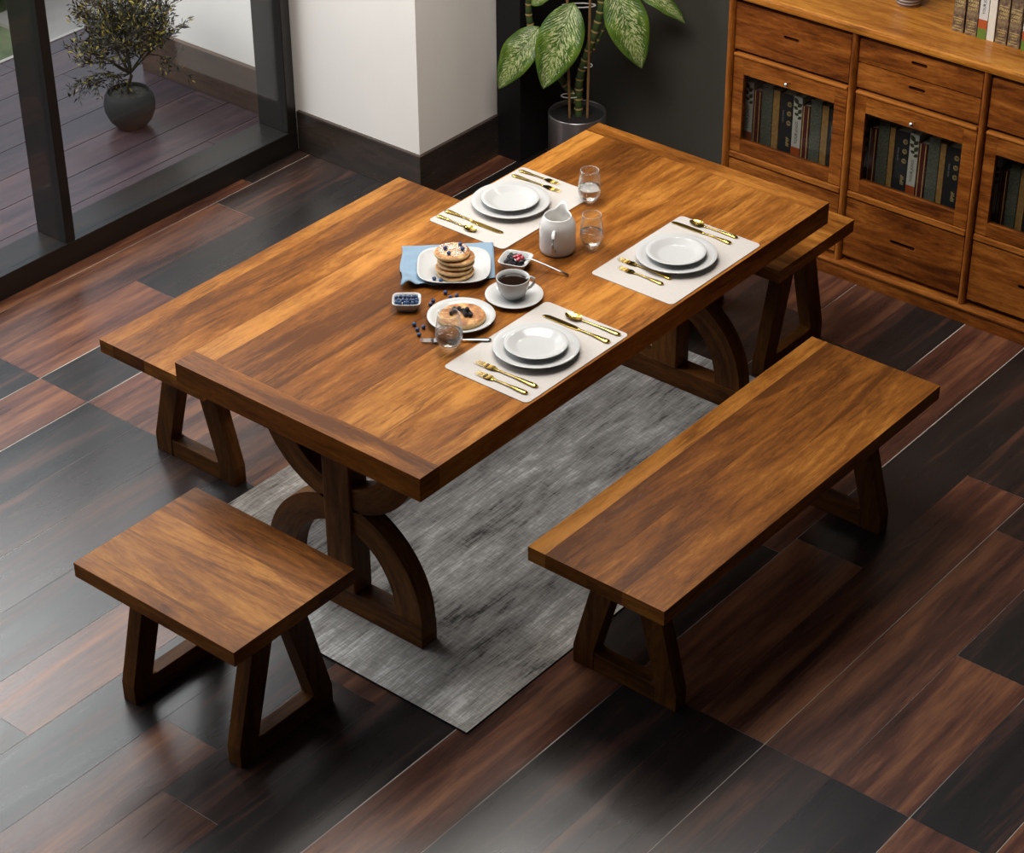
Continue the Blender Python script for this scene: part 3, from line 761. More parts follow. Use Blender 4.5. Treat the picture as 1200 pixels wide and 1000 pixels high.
put(K1, 1.550, .086, .0, .96, 'gold knife on the ' + w2, 'gold knives')
put(S1, 1.592, .090, .04, .98, 'gold spoon on the ' + w2, 'gold spoons')
put(F1, 1.484, .902, pi + .03, .95, 'longer gold fork on the ' + w1, 'gold forks')
put(F2, 1.524, .905, pi + .03, .95, 'shorter gold fork on the ' + w1, 'gold forks')
put(K1, 1.163, .912, pi, 1.0, 'gold knife on the ' + w1, 'gold knives')
put(S1, 1.122, .914, pi - .03, .93, 'gold spoon on the ' + w1, 'gold spoons')
# steel fork under the third plate
b = MB(); o = empty('steel_fork', (.650, .296, TZ + .0024), radians(40)); used_L = .200
for ch in F1.children:
    c = ch.copy(); c.data = ch.data.copy(); c.data.materials.clear(); c.data.materials.append(M_STEEL); COL.objects.link(c); c.parent = o
tag(o, 'plain steel fork lying between the tumbler and the dinner plate', 'fork')

# frames for the things laid square to the breakfast corner
RV = Vector((.634, -.773, 0)); NV = Vector((.773, .634, 0)); RA = math.atan2(-.773, .634)
# napkin
P00, P10, P11, P01 = Vector((.705, .690, 0)), Vector((.898, .864, 0)), Vector((1.098, .662, 0)), Vector((.935, .520, 0))
nc = Vector((.90, .68, TZ))
def nap(dz):
    def f(u, v):   # u: near->far along left side, v: left->right
        p = (P00 * (1 - u) + P10 * u) * (1 - v) + (P01 * (1 - u) + P11 * u) * v
        k = math.exp(-((u) ** 2 * 10 + v * v * 14)); crumple = .020 * k * (1 + .5 * sin(26 * u + 9 * v)) * (.5 + .5 * sin(19 * v + 5 * u) ** 2)
        edge = .0012 * sin(31 * u + 3) * (1 - v) + .0010 * sin(23 * v + u * 7)
        p = p + Vector((.006 * sin(9 * u) * (1 - v), .004 * sin(11 * v + 1) * (1 - u), 0))
        return Vector((p.x - nc.x, p.y - nc.y, .0028 + dz + (crumple if True else 0) + max(0, edge) * (0.3 if .15 < v < .85 else 1)))
    return f
b = MB(); b.grid(nap(0), 40, 40); nm = plain('blue_linen', (.19, .27, .35), .9, noise_amt=.08, nscale=300, bump=.3, spec=.2)
o = b.build('napkin', nm, loc=nc); sm_ = o.modifiers.new('s', 'SOLIDIFY'); sm_.thickness = .0024; sm_.offset = -1; tag(o, 'folded light blue linen napkin under the square plate', 'napkin')
# square plate
def sup(a, n=3.4): c, s_ = cos(a), sin(a); return (abs(c) ** n + abs(s_) ** n) ** (-1 / n)
def sqd(p, a): k = sup(a); return (p[0] * k, p[1] * k, p[2])
b = MB(); b.lathe([(.001, .004), (.070, .004), (.075, 0), (.080, 0), (.083, .004), (.108, .015), (.1115, .0185), (.1105, .0200), (.104, .0165), (.085, .0085), (.001, .008)], seg=96, cap=False, deform=sqd)
o = b.build('square_plate', M_CHINA, loc=(.890, .643, TZ + .0058), rot=(0, 0, RA)); tag(o, 'white square plate with rounded corners holding the pancake stack', 'plate')
PZ = TZ + .0058 + .0082
# pancakes
def pancake_mat():
    m, nt, b_, nd, lk = newmat('pancake'); t = nd('ShaderNodeTexCoord'); g = nd('ShaderNodeNewGeometry'); s_ = nd('ShaderNodeSeparateXYZ'); lk(g.outputs['Normal'], s_.inputs[0])
    n1 = noise(nd, lk, t.outputs['Object'], 38, (1, 1, 1), 4, .6); n2 = noise(nd, lk, t.outputs['Object'], 160, (1, 1, 1), 3, .6)
    top = ramp(nd, [(.35, (.60, .36, .13)), (.5, (.40, .17, .048)), (.66, (.20, .065, .018))]); lk(n1, top.inputs[0])
    sd = ramp(nd, [(.35, (.74, .54, .27)), (.65, (.56, .34, .13))]); lk(n2, sd.inputs[0])
    az = math_(nd, lk, 'ABSOLUTE', s_.outputs[2]); rr = ramp(nd, [(.45, (0, 0, 0)), (.85, (1, 1, 1))]); lk(az, rr.inputs[0])
    lk(mixc(nd, lk, 'MIX', rr.outputs[0], sd.outputs[0], top.outputs[0]), b_.inputs['Base Color']); b_.inputs['Roughness'].default_value = .6
    bp = nd('ShaderNodeBump'); bp.inputs['Strength'].default_value = .4; bp.inputs['Distance'].default_value = .001; lk(n2, bp.inputs['Height']); lk(bp.outputs[0], b_.inputs['Normal']); return m
M_PAN = pancake_mat()
def pancake(r_, th, seed, mat=M_PAN, name='pancake'):
    random.seed(seed); ph = [random.uniform(0, 6.28) for _ in range(4)]
    def df(p, a):
        k = 1 + .018 * sin(2 * a + ph[0]) + .012 * sin(3 * a + ph[1]) + .008 * sin(5 * a + ph[2])
        return (p[0] * k, p[1] * k, p[2] + (.0012 * sin(2 * a + ph[3])) * (p[0] ** 2 + p[1] ** 2) / r_ ** 2)
    pr = [(.001, 0), (r_ * .86, 0), (r_ * .96, th * .18), (r_, th * .5), (r_ * .97, th * .8), (r_ * .90, th * .98), (r_ * .80, th), (r_ * .4, th * 1.01), (.001, th)]
    return MB().lathe(pr, seg=56, cap=False, deform=df).build(name, mat)
lbs = ['bottom pancake of the stack on the square plate', 'second pancake from the bottom of the stack', 'middle pancake of the stack', 'second pancake from the top of the stack', 'top pancake of the stack, dusted with icing sugar and blueberries']
for k in range(5):
    o = pancake((.0575, .0570, .0560, .0580, .0545)[k], .0138, k + 3); t = k / 4
    o.location = (.862 + .010 * t + (.002, -.001, .003, .004, -.004)[k], .615 + .012 * t + (0, .002, -.002, -.003, .002)[k], PZ + .0014 + .0146 * k); tag(o, lbs[k], 'pancake', 'pancakes stacked on the square plate')
    if k == 4: topz = o.location[2] + .0140; topc = Vector(o.location); top_o = o
# icing sugar: tiny crumbs as a part of the top pancake
random.seed(3); b = MB()
for _ in range(330):
    a = random.uniform(0, 6.28); r_ = .044 * sqrt(random.random()); x, y = r_ * cos(a) + .004, r_ * sin(a) + .004
    b.sphere((x, y, .0142), random.uniform(.0008, .0023), 6, 4, (1, 1, .35))
o = b.build('icing_sugar', plain('icing_sugar', (.90, .88, .85), .9), top_o); o['kind'] = 'stuff'
# blueberries
def berry_mesh(r_=.0066):
    b = MB(); b.sphere((0, 0, 0), r_, 14, 10, (1, 1, .93))
    for k in range(5):
        a = 2 * pi * k / 5; c = (r_ * .30 * cos(a), r_ * .30 * sin(a), r_ * .93)
        b.tube([(c[0] * .7, c[1] * .7, c[2] - .0006), (c[0], c[1], c[2] + .0008), (c[0] * 1.6, c[1] * 1.6, c[2] + .0010)], [.0008, .0008, .0003], 5, mat=1)
    return b
bm = berry_mesh(); M_BLUE = plain('blueberry_skin', (.030, .060, .145), .5, noise_amt=.45, nscale=90, spec=.4); M_BCROWN = plain('blueberry_crown', (.012, .018, .045), .7)
B0 = bm.build('blueberry', [M_BLUE, M_BCROWN]); bfirst = [True]
random.seed(17)
def berry(x, y, z, label, group, s=1.0):
    o = B0 if bfirst[0] else dup(B0); bfirst[0] = False
    o.location = (x, y, z); o.rotation_euler = (random.uniform(-1, 1), random.uniform(-1, 1), random.uniform(0, 6)); o.scale = (s, s, s); tag(o, label, 'blueberry', group)
for k, (x, y) in enumerate([(.771, .575), (.778, .537), (.758, .545), (.744, .534), (.712, .572), (.690, .563)]):
    berry(x, y, TZ + .0063, 'loose blueberry on the tabletop between the square plate and the round pancake plate', 'loose blueberries before the square plate')
for k, (x, y) in enumerate([(.575, .526), (.580, .494), (.559, .499), (.540, .476)]):
    berry(x, y, TZ + .0063, 'loose blueberry on the bare tabletop left of the tumbler', 'loose blueberries left of the tumbler')
for k, (x, y) in enumerate([(.860, .650), (.843, .621), (.888, .607), (.906, .631)]):
    berry(x - .003, y - .003, topz + .0068, 'blueberry on top of the pancake stack', 'blueberries on the pancake stack')
for k, (x, y) in enumerate([(.793, .637), (.797, .615)]):
    berry(x, y, PZ + .0072, 'blueberry on the square plate at the foot of the pancake stack', 'blueberries on the square plate')
# small dish of blueberries
def sq_dish(name, w, d, h, loc, rz, k0=.62, n=5.0):
    def df(p, a): k = sup(a, n); return (p[0] * k * w / d if False else p[0] * k * (w / .1), p[1] * k * (d / .1), p[2])
    r_ = .05
    b = MB(); b.lathe([(.001, .002), (r_ * k0, .002), (r_ * k0, 0), (r_ * (k0 + .06), 0), (r_ * .80, h * .45), (r_ * .95, h * .85), (r_ * 1.0, h * .97), (r_ * .985, h), (r_ * .90, h * .97), (r_ * .74, h * .42), (r_ * k0, .0045), (.001, .0045)], seg=64, cap=False, deform=df)
    return b.build(name, M_CHINA, loc=loc, rot=(0, 0, rz))
o = sq_dish('small_dish', .085, .076, .030, (.640, .612, TZ), RA); tag(o, 'small rectangular white dish full of blueberries', 'dish')
for j in range(3):
    for i in range(6):
        p = Vector((.640, .612, 0)) + RV * ((i - 2.5 + (.5 if j == 1 else 0) * (1 if i < 5 else 0)) * .0118 + random.uniform(-.0022, .0022)) + NV * ((j - 1) * .0165 + random.uniform(-.0025, .0025)); inner = abs(i - 2.5) < 2
        berry(p.x, p.y, TZ + (.0245 if inner and j == 1 else .0262) + random.uniform(-.0008, .0015), 'blueberry heaped in the small rectangular white dish', 'blueberries in the small dish', .93)
for j in range(2):
    for i in range(4):
        p = Vector((.640, .612, 0)) + RV * ((i - 1.5) * .0135) + NV * ((j - .5) * .016)
        berry(p.x, p.y, TZ + .0125, 'blueberry heaped in the small rectangular white dish', 'blueberries in the small dish', .95)
# bowl with blackberries and jam spoon
BC = Vector((1.030, .517, 0)); o = sq_dish('square_bowl', .094, .094, .030, (BC.x, BC.y, TZ), radians(19)); tag(o, 'square white bowl of dark berries with a jam spoon in it', 'bowl')
def blackberry(r_=.0075):
    b = MB(); random.seed(2)
    b.sphere((0, 0, 0), r_ * .8, 10, 8)
    for k in range(34):
        z = 1 - 2 * (k + .5) / 34; a = k * 2.399; q = sqrt(1 - z * z)
        b.sphere((q * cos(a) * r_ * .82, q * sin(a) * r_ * .82, z * r_ * .9), r_ * .26, 6, 5)
    return b
KB = blackberry().build('blackberry', plain('blackberry_skin', (.012, .008, .014), .28, spec=.6)); kf = [True]
def bb_(x, y, z, lb, g, s=1.0):
    o = KB if kf[0] else dup(KB); kf[0] = False; o.location = (x, y, z); o.scale = (s,) * 3; o.rotation_euler = (random.uniform(0, 3), random.uniform(0, 3), random.uniform(0, 3)); tag(o, lb, 'blackberry', g)
random.seed(8); a19 = radians(19)
for j in range(4):
    for i in range(4):
        u, v = (i - 1.5) * .0150, (j - 1.5) * .0150
        if i == 3 and j == 0: continue
        bb_(BC.x + u * cos(a19) - v * sin(a19), BC.y + u * sin(a19) + v * cos(a19), TZ + .0225 + random.uniform(-.001, .004) + (.003 if 0 < i < 3 and 0 < j < 3 else 0), 'blackberry heaped in the square white bowl', 'blackberries in the square bowl')
for j in range(2):
    for i in range(2):
        u, v = (i - .5) * .018, (j - .5) * .018
        bb_(BC.x + u, BC.y + v, TZ + .0125, 'blackberry heaped in the square white bowl', 'blackberries in the square bowl')
e_ = empty('jam_spoon', (1.035, .478, TZ)); tag(e_, 'steel spoon with red jam resting in the square berry bowl', 'spoon')
b = MB(); b.tube([(-.012, .018, .038), (.010, -.014, .0375), (.024, -.052, .027), (.040, -.096, .0125), (.048, -.122, .0038)], [.004, .0036, .0030, .0040, .0055], 10, flat=.5)
b.sphere((-.014, .020, .036), .013, 14, 10, (1, 1.2, .35)); b.build('spoon_body', M_STEEL, e_)
b = MB(); random.seed(5)
for k in range(9): b.sphere((-.014 + random.uniform(-.012, .014), .020 + random.uniform(-.012, .012), .041 + random.uniform(0, .003)), random.uniform(.005, .0075), 10, 8, (1, 1, .7))
b.build('jam', plain('red_jam', (.30, .010, .025), .15, spec=.7), e_)
jug_scale = (1, 1, 1.10)
# cup and saucer
o = MB().lathe([(.001, .003), (.028, .003), (.032, 0), (.037, 0), (.039, .003), (.070, .0085), (.0865, .0135), (.0872, .015), (.086, .016), (.066, .0115), (.040, .0065), (.001, .006)], seg=64, cap=False).build('saucer', M_CHINA, loc=(.881, .401, TZ)); tag(o, 'round white saucer under the coffee cup', 'saucer')
cup = empty('coffee_cup', (.877, .402, TZ + .0066)); cup.scale = (1, 1, 1.08); tag(cup, 'white cup of black coffee on a saucer', 'cup')
MB().lathe([(.001, .003), (.020, .003), (.021, 0), (.026, 0), (.0275, .004), (.037, .012), (.0445, .028), (.0482, .044), (.0500, .0595), (.0498, .0612), (.0482, .0612), (.0462, .046), (.042, .028), (.034, .013), (.001, .009)], seg=64, cap=False).build('cup_body', M_CHINA, cup)
b = MB(); hp = [Vector((.041, 0, .048)), Vector((.055, 0, .053)), Vector((.066, 0, .046)), Vector((.066, 0, .034)), Vector((.055, 0, .022)), Vector((.036, 0, .016))]
R_ = Matrix.Rotation(RA + .30, 3, 'Z'); b.tube([R_ @ p for p in hp], [.0045, .0042, .0042, .0042, .0042, .0045], 10); b.build('handle', M_CHINA, cup)
b = MB(); b.lathe([(.001, .0500), (.0440, .0500)], seg=48, cap=False); b.build('coffee', plain('black_coffee', (.010, .005, .003), .06, spec=.6), cup)
# round plate with thick pancake
o = MB().lathe([(p[0] * .80, p[1]) for p in dprof], seg=64, cap=False).build('small_plate', M_CHINA, loc=(.682, .437, TZ)); tag(o, 'round white plate holding one thick pancake, behind the tumbler', 'plate')
o = pancake(.070, .020, 40, name='thick_pancake'); o.location = (.678, .432, TZ + .0085); tag(o, 'single thick golden pancake topped with dark berries', 'pancake')
random.seed(12)
for (u, v, z) in [(.006, .004, 0), (.019, .006, 0), (.012, .018, 0), (.002, .018, 0), (.024, -.006, 0), (.010, -.007, 0), (.014, .006, .011), (-.022, .012, 0), (-.032, .004, 0), (-.024, .026, 0), (-.010, .028, 0)]:
    p = Vector((.672, .424, 0)) + RV * u + NV * v
    bb_(p.x, p.y, TZ + .0085 + .0205 + .0066 + z, 'blackberry on top of the single thick pancake', 'blackberries on the thick pancake', .92)
# jug
jug = empty('milk_jug', (1.190, .482, TZ)); jug.scale = jug_scale; tag(jug, 'white ceramic milk jug with a pouring lip beside two tumblers', 'jug')
SPA = radians(21)
def jd(p, a):
    k = max(0, (p[2] - .080) / .030); w = math.exp(-((a - 0 + pi) % (2 * pi) - pi) ** 2 / .10)
    r_ = sqrt(p[0] ** 2 + p[1] ** 2)
    if r_ < 1e-6: return p
    g = 1 + .62 * w * k * k; return (p[0] * g, p[1] * g, p[2] + .016 * w * k)
jp = [(.001, .002), (.045, .002), (.050, .0005), (.0545, .006), (.0560, .014), (.0562, .060), (.0560, .078), (.0535, .090), (.0475, .100), (.0440, .106), (.0425, .1095), (.0405, .1100), (.0395, .105), (.0430, .096), (.0490, .084), (.0515, .070), (.0520, .014), (.048, .006), (.001, .0055)]
MB().lathe(jp, seg=96, cap=False, deform=jd).build('jug_body', plain('jug_glaze', (.56, .55, .54), .16, spec=.6), jug, rot=(0, 0, SPA))
ha = SPA + pi + .12; R_ = Matrix.Rotation(ha, 3, 'Z')
b = MB(); b.tube([R_ @ Vector(p) for p in ((.050, 0, .082), (.066, 0, .084), (.078, 0, .074), (.080, 0, .052), (.072, 0, .030), (.052, 0, .022))], [.006, .0055, .0055, .0055, .0055, .006], 12, flat=1.0); b.build('handle', plain('jug_glaze_handle', (.56, .55, .54), .16, spec=.6), jug)
b = MB(); b.lathe([(.001, .066), (.0515, .066)], seg=48, cap=False); b.build('milk', plain('milk', (.80, .78, .74), .3), jug)
# tumblers
def thin_glass(name, edge_glint=.14, k=.7):  # diffuse white towards grazing edges stands in for bright reflections
    m, nt, b_, nd, lk = newmat(name); out = nt.nodes['Material Output']
    tr = nd('ShaderNodeBsdfTransparent'); tr.inputs[0].default_value = (.97, .98, .98, 1)
    gl = nd('ShaderNodeBsdfGlossy'); gl.inputs['Roughness'].default_value = .03
    df = nd('ShaderNodeBsdfDiffuse'); df.inputs[0].default_value = (.85, .87, .88, 1)
    lw = nd('ShaderNodeLayerWeight'); lw.inputs[0].default_value = .5
    m1 = nd('ShaderNodeMixShader'); m1.inputs[0].default_value = edge_glint; lk(gl.outputs[0], m1.inputs[1]); lk(df.outputs[0], m1.inputs[2])
    f = math_(nd, lk, 'ADD', math_(nd, lk, 'MULTIPLY', math_(nd, lk, 'POWER', lw.outputs['Facing'], 2.6), k), .05)
    m2 = nd('ShaderNodeMixShader'); lk(f, m2.inputs[0]); lk(tr.outputs[0], m2.inputs[1]); lk(m1.outputs[0], m2.inputs[2]); lk(m2.outputs[0], out.inputs[0]); return m
def glassm(name, ior, tint=(1, 1, 1)):
    m, nt, b_, nd, lk = newmat(name); b_.inputs['Transmission Weight'].default_value = 1.0; b_.inputs['Roughness'].default_value = 0.0; b_.inputs['IOR'].default_value = ior; b_.inputs['Base Color'].default_value = (*tint, 1); return m
M_GL = thin_glass('clear_glass'); M_GLR = thin_glass('glass_rim_highlight', .6, 1.6); M_WA = glassm('water', 1.25)
def tumbler(loc, label):
    e_ = empty('tumbler', loc)
    MB().lathe([(.001, 0), (.017, 0), (.020, .002), (.032, .014), (.0395, .030), (.0405, .042), (.0385, .060), (.0350, .080), (.0318, .097), (.0310, .098), (.0302, .097), (.0334, .080), (.0370, .060), (.0390, .042), (.0380, .031), (.030, .016), (.018, .0085), (.001, .0075)], seg=56, cap=False).build('glass_body', M_GL, e_)
    b = MB(); b.tube([(.0311 * cos(2 * pi * k / 40), .0311 * sin(2 * pi * k / 40), .0975) for k in range(41)], .0009, 6); b.build('rim_highlight', M_GLR, e_)  # whitish ring added along the lip, its highlight put into the colour
    MB().lathe([(.001, .0078), (.0178, .0088), (.0298, .0163), (.0378, .0312), (.0386, .042), (.0384, .046), (.001, .046)], seg=56, cap=False).build('water', M_WA, e_)
    tag(e_, label, 'glass', 'stemless tumblers of water'); return e_
t0 = tumbler((.546, .366, TZ), 'tumbler of water in front of the thick pancake plate')
t1 = dup(t0, (1.500, .598, TZ), label='tumbler of water at the corner of the placemat beside the jug'); t2 = dup(t0, (1.270, .412, TZ), label='tumbler of water between the jug and the placemat nearer the cabinet')
t0.scale = (1, 1, 1.18)
for t_ in (t1, t2): t_.scale = (.93, .93, 1.16)

# ------------------------------------------------------------------ indoor plant
PP = Vector((2.812, 1.664, 0)); pot = empty('dieffenbachia', tuple(PP)); tag(pot, 'tall houseplant with speckled green leaves in a round steel pot', 'plant')
def L3(r_, z, d=0): v = RV * r_ + NV * d; return Vector((v.x, v.y, z))
b = MB(); b.lathe([(.001, .004), (.108, .004), (.112, 0), (.1145, .004), (.1145, .262), (.1135, .266), (.1105, .266), (.1095, .262), (.1095, .02), (.001, .02)], seg=64, cap=False); b.build('pot', plain('brushed_steel_pot', (.42, .41, .42), .30, .9, noise_amt=.15, nscale=8), pot)
b = MB(); random.seed(6)
b.grid(lambda u, v: (.109 * u * cos(v * 6.2832), .109 * u * sin(v * 6.2832), .246 + .006 * random.random() * (1 - u)), 8, 40); b.build('soil', plain('black_soil', (.012, .010, .009), .95, noise_amt=.5, nscale=90, bump=.6), pot)
def stem_mat():
    m, nt, b_, nd, lk = newmat('ringed_stem'); uv = nd('ShaderNodeUVMap'); s_ = nd('ShaderNodeSeparateXYZ'); lk(uv.outputs[0], s_.inputs[0])
    f = math_(nd, lk, 'FRACT', math_(nd, lk, 'MULTIPLY', s_.outputs[0], 24)); r = ramp(nd, [(.0, (.42, .33, .12)), (.14, (.40, .30, .11)), (.20, (.035, .055, .018)), (.8, (.07, .12, .03)), (.99, (.09, .10, .03))])
    lk(f, r.inputs[0]); lk(r.outputs[0], b_.inputs['Base Color']); b_.inputs['Roughness'].default_value = .45; return m
M_STEM = stem_mat()
def smooth_path(pts, n=30):
    out = []
    P = [pts[0]] + pts + [pts[-1]]
    for i in range(1, len(P) - 2):
        for k in range(n):
            t = k / n; a, b1, c, d = P[i - 1], P[i], P[i + 1], P[i + 2]
            out.append(.5 * ((2 * b1) + (-a + c) * t + (2 * a - 5 * b1 + 4 * c - d) * t * t + (-a + 3 * b1 - 3 * c + d) * t ** 3))
    out.append(pts[-1]); return out
def stem(pts, r0, name='stem'):
    p = smooth_path([Vector(q) for q in pts], 26); rr = []; L = 0
    for i in range(len(p)):
        if i: L += (p[i] - p[i - 1]).length
        f = (L * 24) % 1; rr.append(r0 * (1 + (.14 if f < .16 else 0)) * (1 - .12 * i / len(p)))
    b = MB(); b.tube(p, rr, 12); return b.build(name, M_STEM, pot)
stem([L3(.006, .235), L3(.004, .34), L3(.012, .43), L3(.046, .545), L3(.080, .665), L3(.09, .78), L3(.085, .90)], .0155)
stem([L3(-.002, .30, .02), L3(-.09, .435, .02), L3(-.155, .53, .02), L3(-.178, .60, .02), L3(-.190, .68, .02), L3(-.186, .80, .02), L3(-.17, .90, .02)], .0135)
stem([L3(.060, .52, .02), L3(.10, .61, .02), L3(.130, .69, .02), L3(.16, .78, .02)], .0065, 'leaf_stalk')
M_CANE = wood('bamboo_cane', (.16, .08, .03), (.30, .16, .06), (.42, .25, .10), .5, sc=3)
for (pa, pb) in (((-.030, .235), (-.048, .92)), ((.039, .235), (.046, .95))):
    b = MB(); n = 24; pts = [L3(pa[0] + (pb[0] - pa[0]) * k / n, pa[1] + (pb[1] - pa[1]) * k / n, -.02) for k in range(n + 1)]
    b.tube(pts, [.0050 if k % 6 else .0062 for k in range(n + 1)], 9); b.build('bamboo_cane', M_CANE, pot)
M_TIE = plain('white_tie', (.62, .60, .58), .5)
for (r1, r2, z) in ((-.060, .006, .335), (.018, .052, .463), (-.058, .062, .712)):
    b = MB(); c = (r1 + r2) / 2; w = (r2 - r1) / 2 + .004
    b.tube([L3(c + w * cos(t), z + .004 * sin(t * 1.0), (.012) * sin(t) - .002) for t in [2 * pi * k / 20 for k in range(21)]], .0028, 6); b.build('plant_tie', M_TIE, pot)
def leaf_mat():
    m, nt, b_, nd, lk = newmat('speckled_leaf'); uv = nd('ShaderNodeUVMap'); s_ = nd('ShaderNodeSeparateXYZ'); lk(uv.outputs[0], s_.inputs[0])
    ax = math_(nd, lk, 'ABSOLUTE', math_(nd, lk, 'SUBTRACT', s_.outputs[1], .5))
    # streaks slanting away from the midrib
    sh = nd('ShaderNodeCombineXYZ'); lk(math_(nd, lk, 'SUBTRACT', s_.outputs[0], math_(nd, lk, 'MULTIPLY', ax, .55)), sh.inputs[0]); lk(s_.outputs[1], sh.inputs[1])
    n1 = noise(nd, lk, sh.outputs[0], 1, (34, 11, 1), 3, .6, .6); n2 = noise(nd, lk, sh.outputs[0], 1, (70, 30, 1), 2, .5)
    v = math_(nd, lk, 'ADD', math_(nd, lk, 'MULTIPLY', n1, .7), math_(nd, lk, 'MULTIPLY', n2, .3))
    v = math_(nd, lk, 'SUBTRACT', v, math_(nd, lk, 'MULTIPLY', math_(nd, lk, 'POWER', math_(nd, lk, 'MULTIPLY', ax, 2.0), 3.0), .22))
    r = ramp(nd, [(.475, (0, 0, 0)), (.54, (1, 1, 1))]); lk(v, r.inputs[0])
    big = noise(nd, lk, uv.outputs[0], 3, (1, 1, 1), 2); g = ramp(nd, [(.35, (.045, .110, .016)), (.65, (.15, .255, .030))]); lk(big, g.inputs[0])
    c = mixc(nd, lk, 'MIX', math_(nd, lk, 'MULTIPLY', r.outputs[0], .85), g.outputs[0], (.66, .72, .36))
    lk(c, b_.inputs['Base Color']); b_.inputs['Roughness'].default_value = .30
    w = nd('ShaderNodeTexWave'); w.inputs['Scale'].default_value = 7; w.inputs['Distortion'].default_value = 0; lk(sh.outputs[0], w.inputs['Vector'])
    bp = nd('ShaderNodeBump'); bp.inputs['Strength'].default_value = .35; bp.inputs['Distance'].default_value = .002; lk(w.outputs['Fac'], bp.inputs['Height']); lk(bp.outputs[0], b_.inputs['Normal']); return m
M_LEAF = leaf_mat()
def leaf(base, tip, width, face, bow=.03, par=pot, stalk=None):
    """face: the direction the upper surface looks to"""
    base, tip, face = Vector(base), Vector(tip), Vector(face).normalized(); ax = tip - base; L = ax.length; t = ax.normalized(); sd = t.cross(face).normalized(); nn = sd.cross(t).normalized()
    def f(u, v):
        w = width * (sin(pi * min(1, u ** .80)) ** .80) * (1 - .12 * u) * .5 if 0 < u < 1 else .0004
        s_ = (v - .5) * 2
        return base + t * (L * u) + nn * (bow * sin(pi * u) + .10 * w * abs(s_) * 2 - .0 + .004 * sin(u * 17) * abs(s_) ** 2) + sd * (w * s_)
    b = MB(); b.grid(f, 28, 10); o = b.build('leaf', M_LEAF, par); sm = o.modifiers.new('s', 'SOLIDIFY'); sm.thickness = .0009
    b = MB(); b.tube([f(u / 20, .5) + nn * .0006 for u in range(0, 20)], [.0028 * (1 - u / 22) for u in range(20)], 6); b.build('midrib', plain('midrib_green', (.16, .27, .07), .4) if 'midrib_green' not in bpy.data.materials else bpy.data.materials['midrib_green'], o)
    return o
toC = (-NV.x, -NV.y, .75)
leaf(L3(-.020, .745, -.05), L3(-.136, .415, -.11), .185, (-NV.x * 1 - .2, -NV.y - .1, .55), .035)
leaf(L3(-.150, .630, -.01), L3(-.308, .388, -.05), .145, (-NV.x - .3, -NV.y + .2, .6), .025)
leaf(L3(.130, .805, -.02), L3(.245, .484, -.08), .172, (-NV.x, -NV.y, .55), .03)
leaf(L3(.200, .790, .0), L3(.410, .643, -.02), .085, (-NV.x + .1, -NV.y, 1.1), .03)
leaf(L3(-.180, .715, .0), L3(-.060, .800, -.02), .060, (-NV.x, -NV.y, 1.0), .01)
random.seed(44)
for k in range(9):
    a = k * 2.4; h = .84 + .03 * k; leaf(L3(.06 * cos(a) - .04, h, .06 * sin(a)), L3(.34 * cos(a) - .02, h + random.uniform(-.02, .20), .24 * sin(a)), .13, (.3 * cos(a), .3 * sin(a), 1), .05)

# ------------------------------------------------------------------ terrace tree
QP = Vector((1.990, 3.370, 0)); tree = empty('olive_tree', tuple(QP)); tag(tree, 'small bushy tree in a round black pot out on the terrace', 'plant')
b = MB(); b.lathe([(.001, .003), (.050, .003), (.054, 0), (.060, .004), (.088, .035), (.104, .075), (.1065, .105), (.100, .138), (.089, .157), (.085, .158), (.083, .154), (.088, .14), (.080, .12), (.001, .12)], seg=64, cap=False); b.build('pot', plain('black_clay_pot', (.030, .031, .030), .75, noise_amt=.1, nscale=15, spec=.3), tree)
b = MB(); random.seed(9)
b.grid(lambda u, v: (.084 * u * cos(v * 6.2832), .084 * u * sin(v * 6.2832), .140 + .010 * random.random() * (1 - u * u)), 8, 40); b.build('soil', plain('terrace_soil', (.05, .048, .04), .95, noise_amt=.5, nscale=90, bump=.6), tree)
random.seed(77)
tb_ = MB(); lf = MB()
M_BARK = plain('dark_bark', (.055, .045, .018), .8, noise_amt=.3, nscale=60)
def twig_leaves(p, d, n_, spread=.02):
    for _ in range(n_):
        q = p + Vector((random.uniform(-1, 1), random.uniform(-1, 1), random.uniform(-1, 1))) * spread * .4
        dr = (d + Vector((random.uniform(-1, 1), random.uniform(-1, 1), random.uniform(-.9, .9))) * 1.1).normalized(); L = random.uniform(.018, .034); w = L * random.uniform(.11, .16)
        s_ = dr.cross(Vector((random.uniform(-1, 1), random.uniform(-1, 1), random.uniform(-1, 1)))).normalized(); n2 = dr.cross(s_)
        i = len(lf.v); tn = 1.0 if random.random() < .16 else random.uniform(0, .35)
        lf.v += [tuple(q), tuple(q + dr * L * .4 + s_ * w + n2 * .001), tuple(q + dr * L), tuple(q + dr * L * .4 - s_ * w + n2 * .001), tuple(q + dr * L * .45 + n2 * .0022)]
        for f_ in ((0, 1, 4), (1, 2, 4), (2, 3, 4), (3, 0, 4)): lf.face([i + k for k in f_], None, tn)
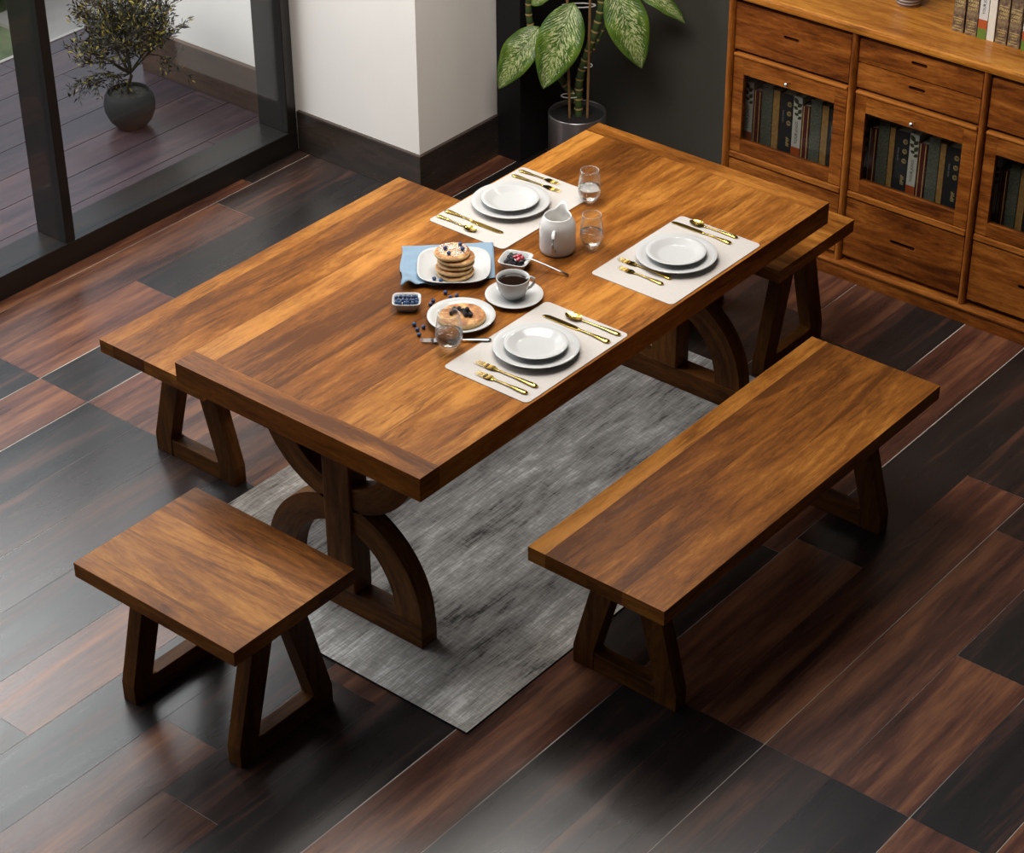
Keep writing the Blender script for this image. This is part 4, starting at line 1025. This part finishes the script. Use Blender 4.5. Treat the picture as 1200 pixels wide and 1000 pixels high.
def branch(p, d, L, r_, depth, up=.15, droop=0.0):
    n_ = 5; pts = [p]; q = p.copy(); dd = d.normalized()
    for k in range(n_):
        dd = (dd + Vector((random.uniform(-1, 1), random.uniform(-1, 1), random.uniform(-1, 1))) * .22 + Vector((0, 0, up - droop * k / n_))).normalized(); q = q + dd * L / n_; pts.append(q.copy())
        if depth <= 1: twig_leaves(q, dd, 3 if depth == 0 else 2, .03)
    tb_.tube(pts, [r_ * (1 - .5 * k / n_) for k in range(n_ + 1)], 6 if depth > 1 else 4, cap=False)
    if depth > 0:
        for k in range(5 if depth > 1 else 6):
            i = random.randint(2, n_); a = random.uniform(0, 6.28)
            nd_ = (dd * .55 + Vector((cos(a), sin(a), random.uniform(-.25, .5)))).normalized(); branch(pts[i], nd_, L * random.uniform(.55, .8), r_ * .5, depth - 1, up * .7, droop)
trk = [Vector((0, 0, .13)), Vector((.003, .004, .17)), L3(.020, .225), L3(.012, .25)]
tb_.tube(trk, [.0085, .0075, .007, .0065], 8)
for k in range(8):
    a = k * .785 + .3; branch(L3(.016, .235), Vector((cos(a) * .95, sin(a) * .95, .62)), .205, .0048, 2, .15)
for k in range(3):
    a = k * 2.1; branch(L3(.016, .235), Vector((cos(a) * .3, sin(a) * .3, 1)), .24, .0055, 2, .25)
branch(L3(.010, .232), L3(-1, .12, -.15), .15, .004, 1, -.06, .45); branch(L3(-.09, .235), L3(-1, -.1, -.1), .13, .003, 1, -.12, .4); branch(L3(-.05, .24), L3(-1, .0, .3), .13, .003, 1, -.05, .3)
branch(L3(.10, .32), L3(1, .1, .0), .12, .003, 1, -.02, .3)
tb_.build('branches', M_BARK, tree)
def tlm():
    m, nt, b_, nd, lk = newmat('olive_leaf'); at = nd('ShaderNodeAttribute'); at.attribute_name = 'tone'; r = ramp(nd, [(0, (.006, .006, .004)), (.4, (.030, .028, .010)), (1, (.34, .27, .035))]); lk(at.outputs['Fac'], r.inputs[0]); lk(r.outputs[0], b_.inputs['Base Color']); b_.inputs['Roughness'].default_value = .5; return m
o = lf.build('foliage', tlm(), tree); o['kind'] = 'stuff'

# ------------------------------------------------------------------ garden shrubs
random.seed(5)
def shrub(loc, R0, label, col):
    e_ = empty('garden_shrub', loc); b = MB()
    for k in range(900):
        a, z = random.uniform(0, 6.28), random.uniform(-.2, 1); q = sqrt(max(0, 1 - z * z)); r_ = R0 * random.uniform(.75, 1.02); p = Vector((q * cos(a) * r_, q * sin(a) * r_, .35 * R0 + z * r_ * .9)); s_ = random.uniform(.05, .11)
        d1 = Vector((random.uniform(-1, 1), random.uniform(-1, 1), random.uniform(-.4, .4))).normalized(); d2 = d1.cross(Vector((random.uniform(-1, 1), random.uniform(-1, 1), 1)).normalized()).normalized(); i = len(b.v)
        b.v += [tuple(p - d1 * s_), tuple(p + d2 * s_ * .5), tuple(p + d1 * s_), tuple(p - d2 * s_ * .5)]; b.face([i, i + 1, i + 2, i + 3], None, random.random())
    b.sphere((0, 0, R0 * .35), R0 * .8, 18, 12)
    o = b.build('foliage', plain('shrub_green_' + label.split()[0], col, .8, noise_amt=.3, nscale=5), e_); b = MB(); b.tube([(0, 0, -.02), (0, 0, R0 * .4)], .04, 8); b.build('trunk', M_BARK, e_); tag(e_, label, 'shrub')
shrub((3.15, 6.35, -.55), .62, 'pale green garden shrub beyond the terrace, seen through the left window pane', (.27, .31, .21))
shrub((3.9, 9.0, -.55), 1.0, 'dark green garden shrub far beyond the terrace behind the potted tree', (.20, .24, .17))
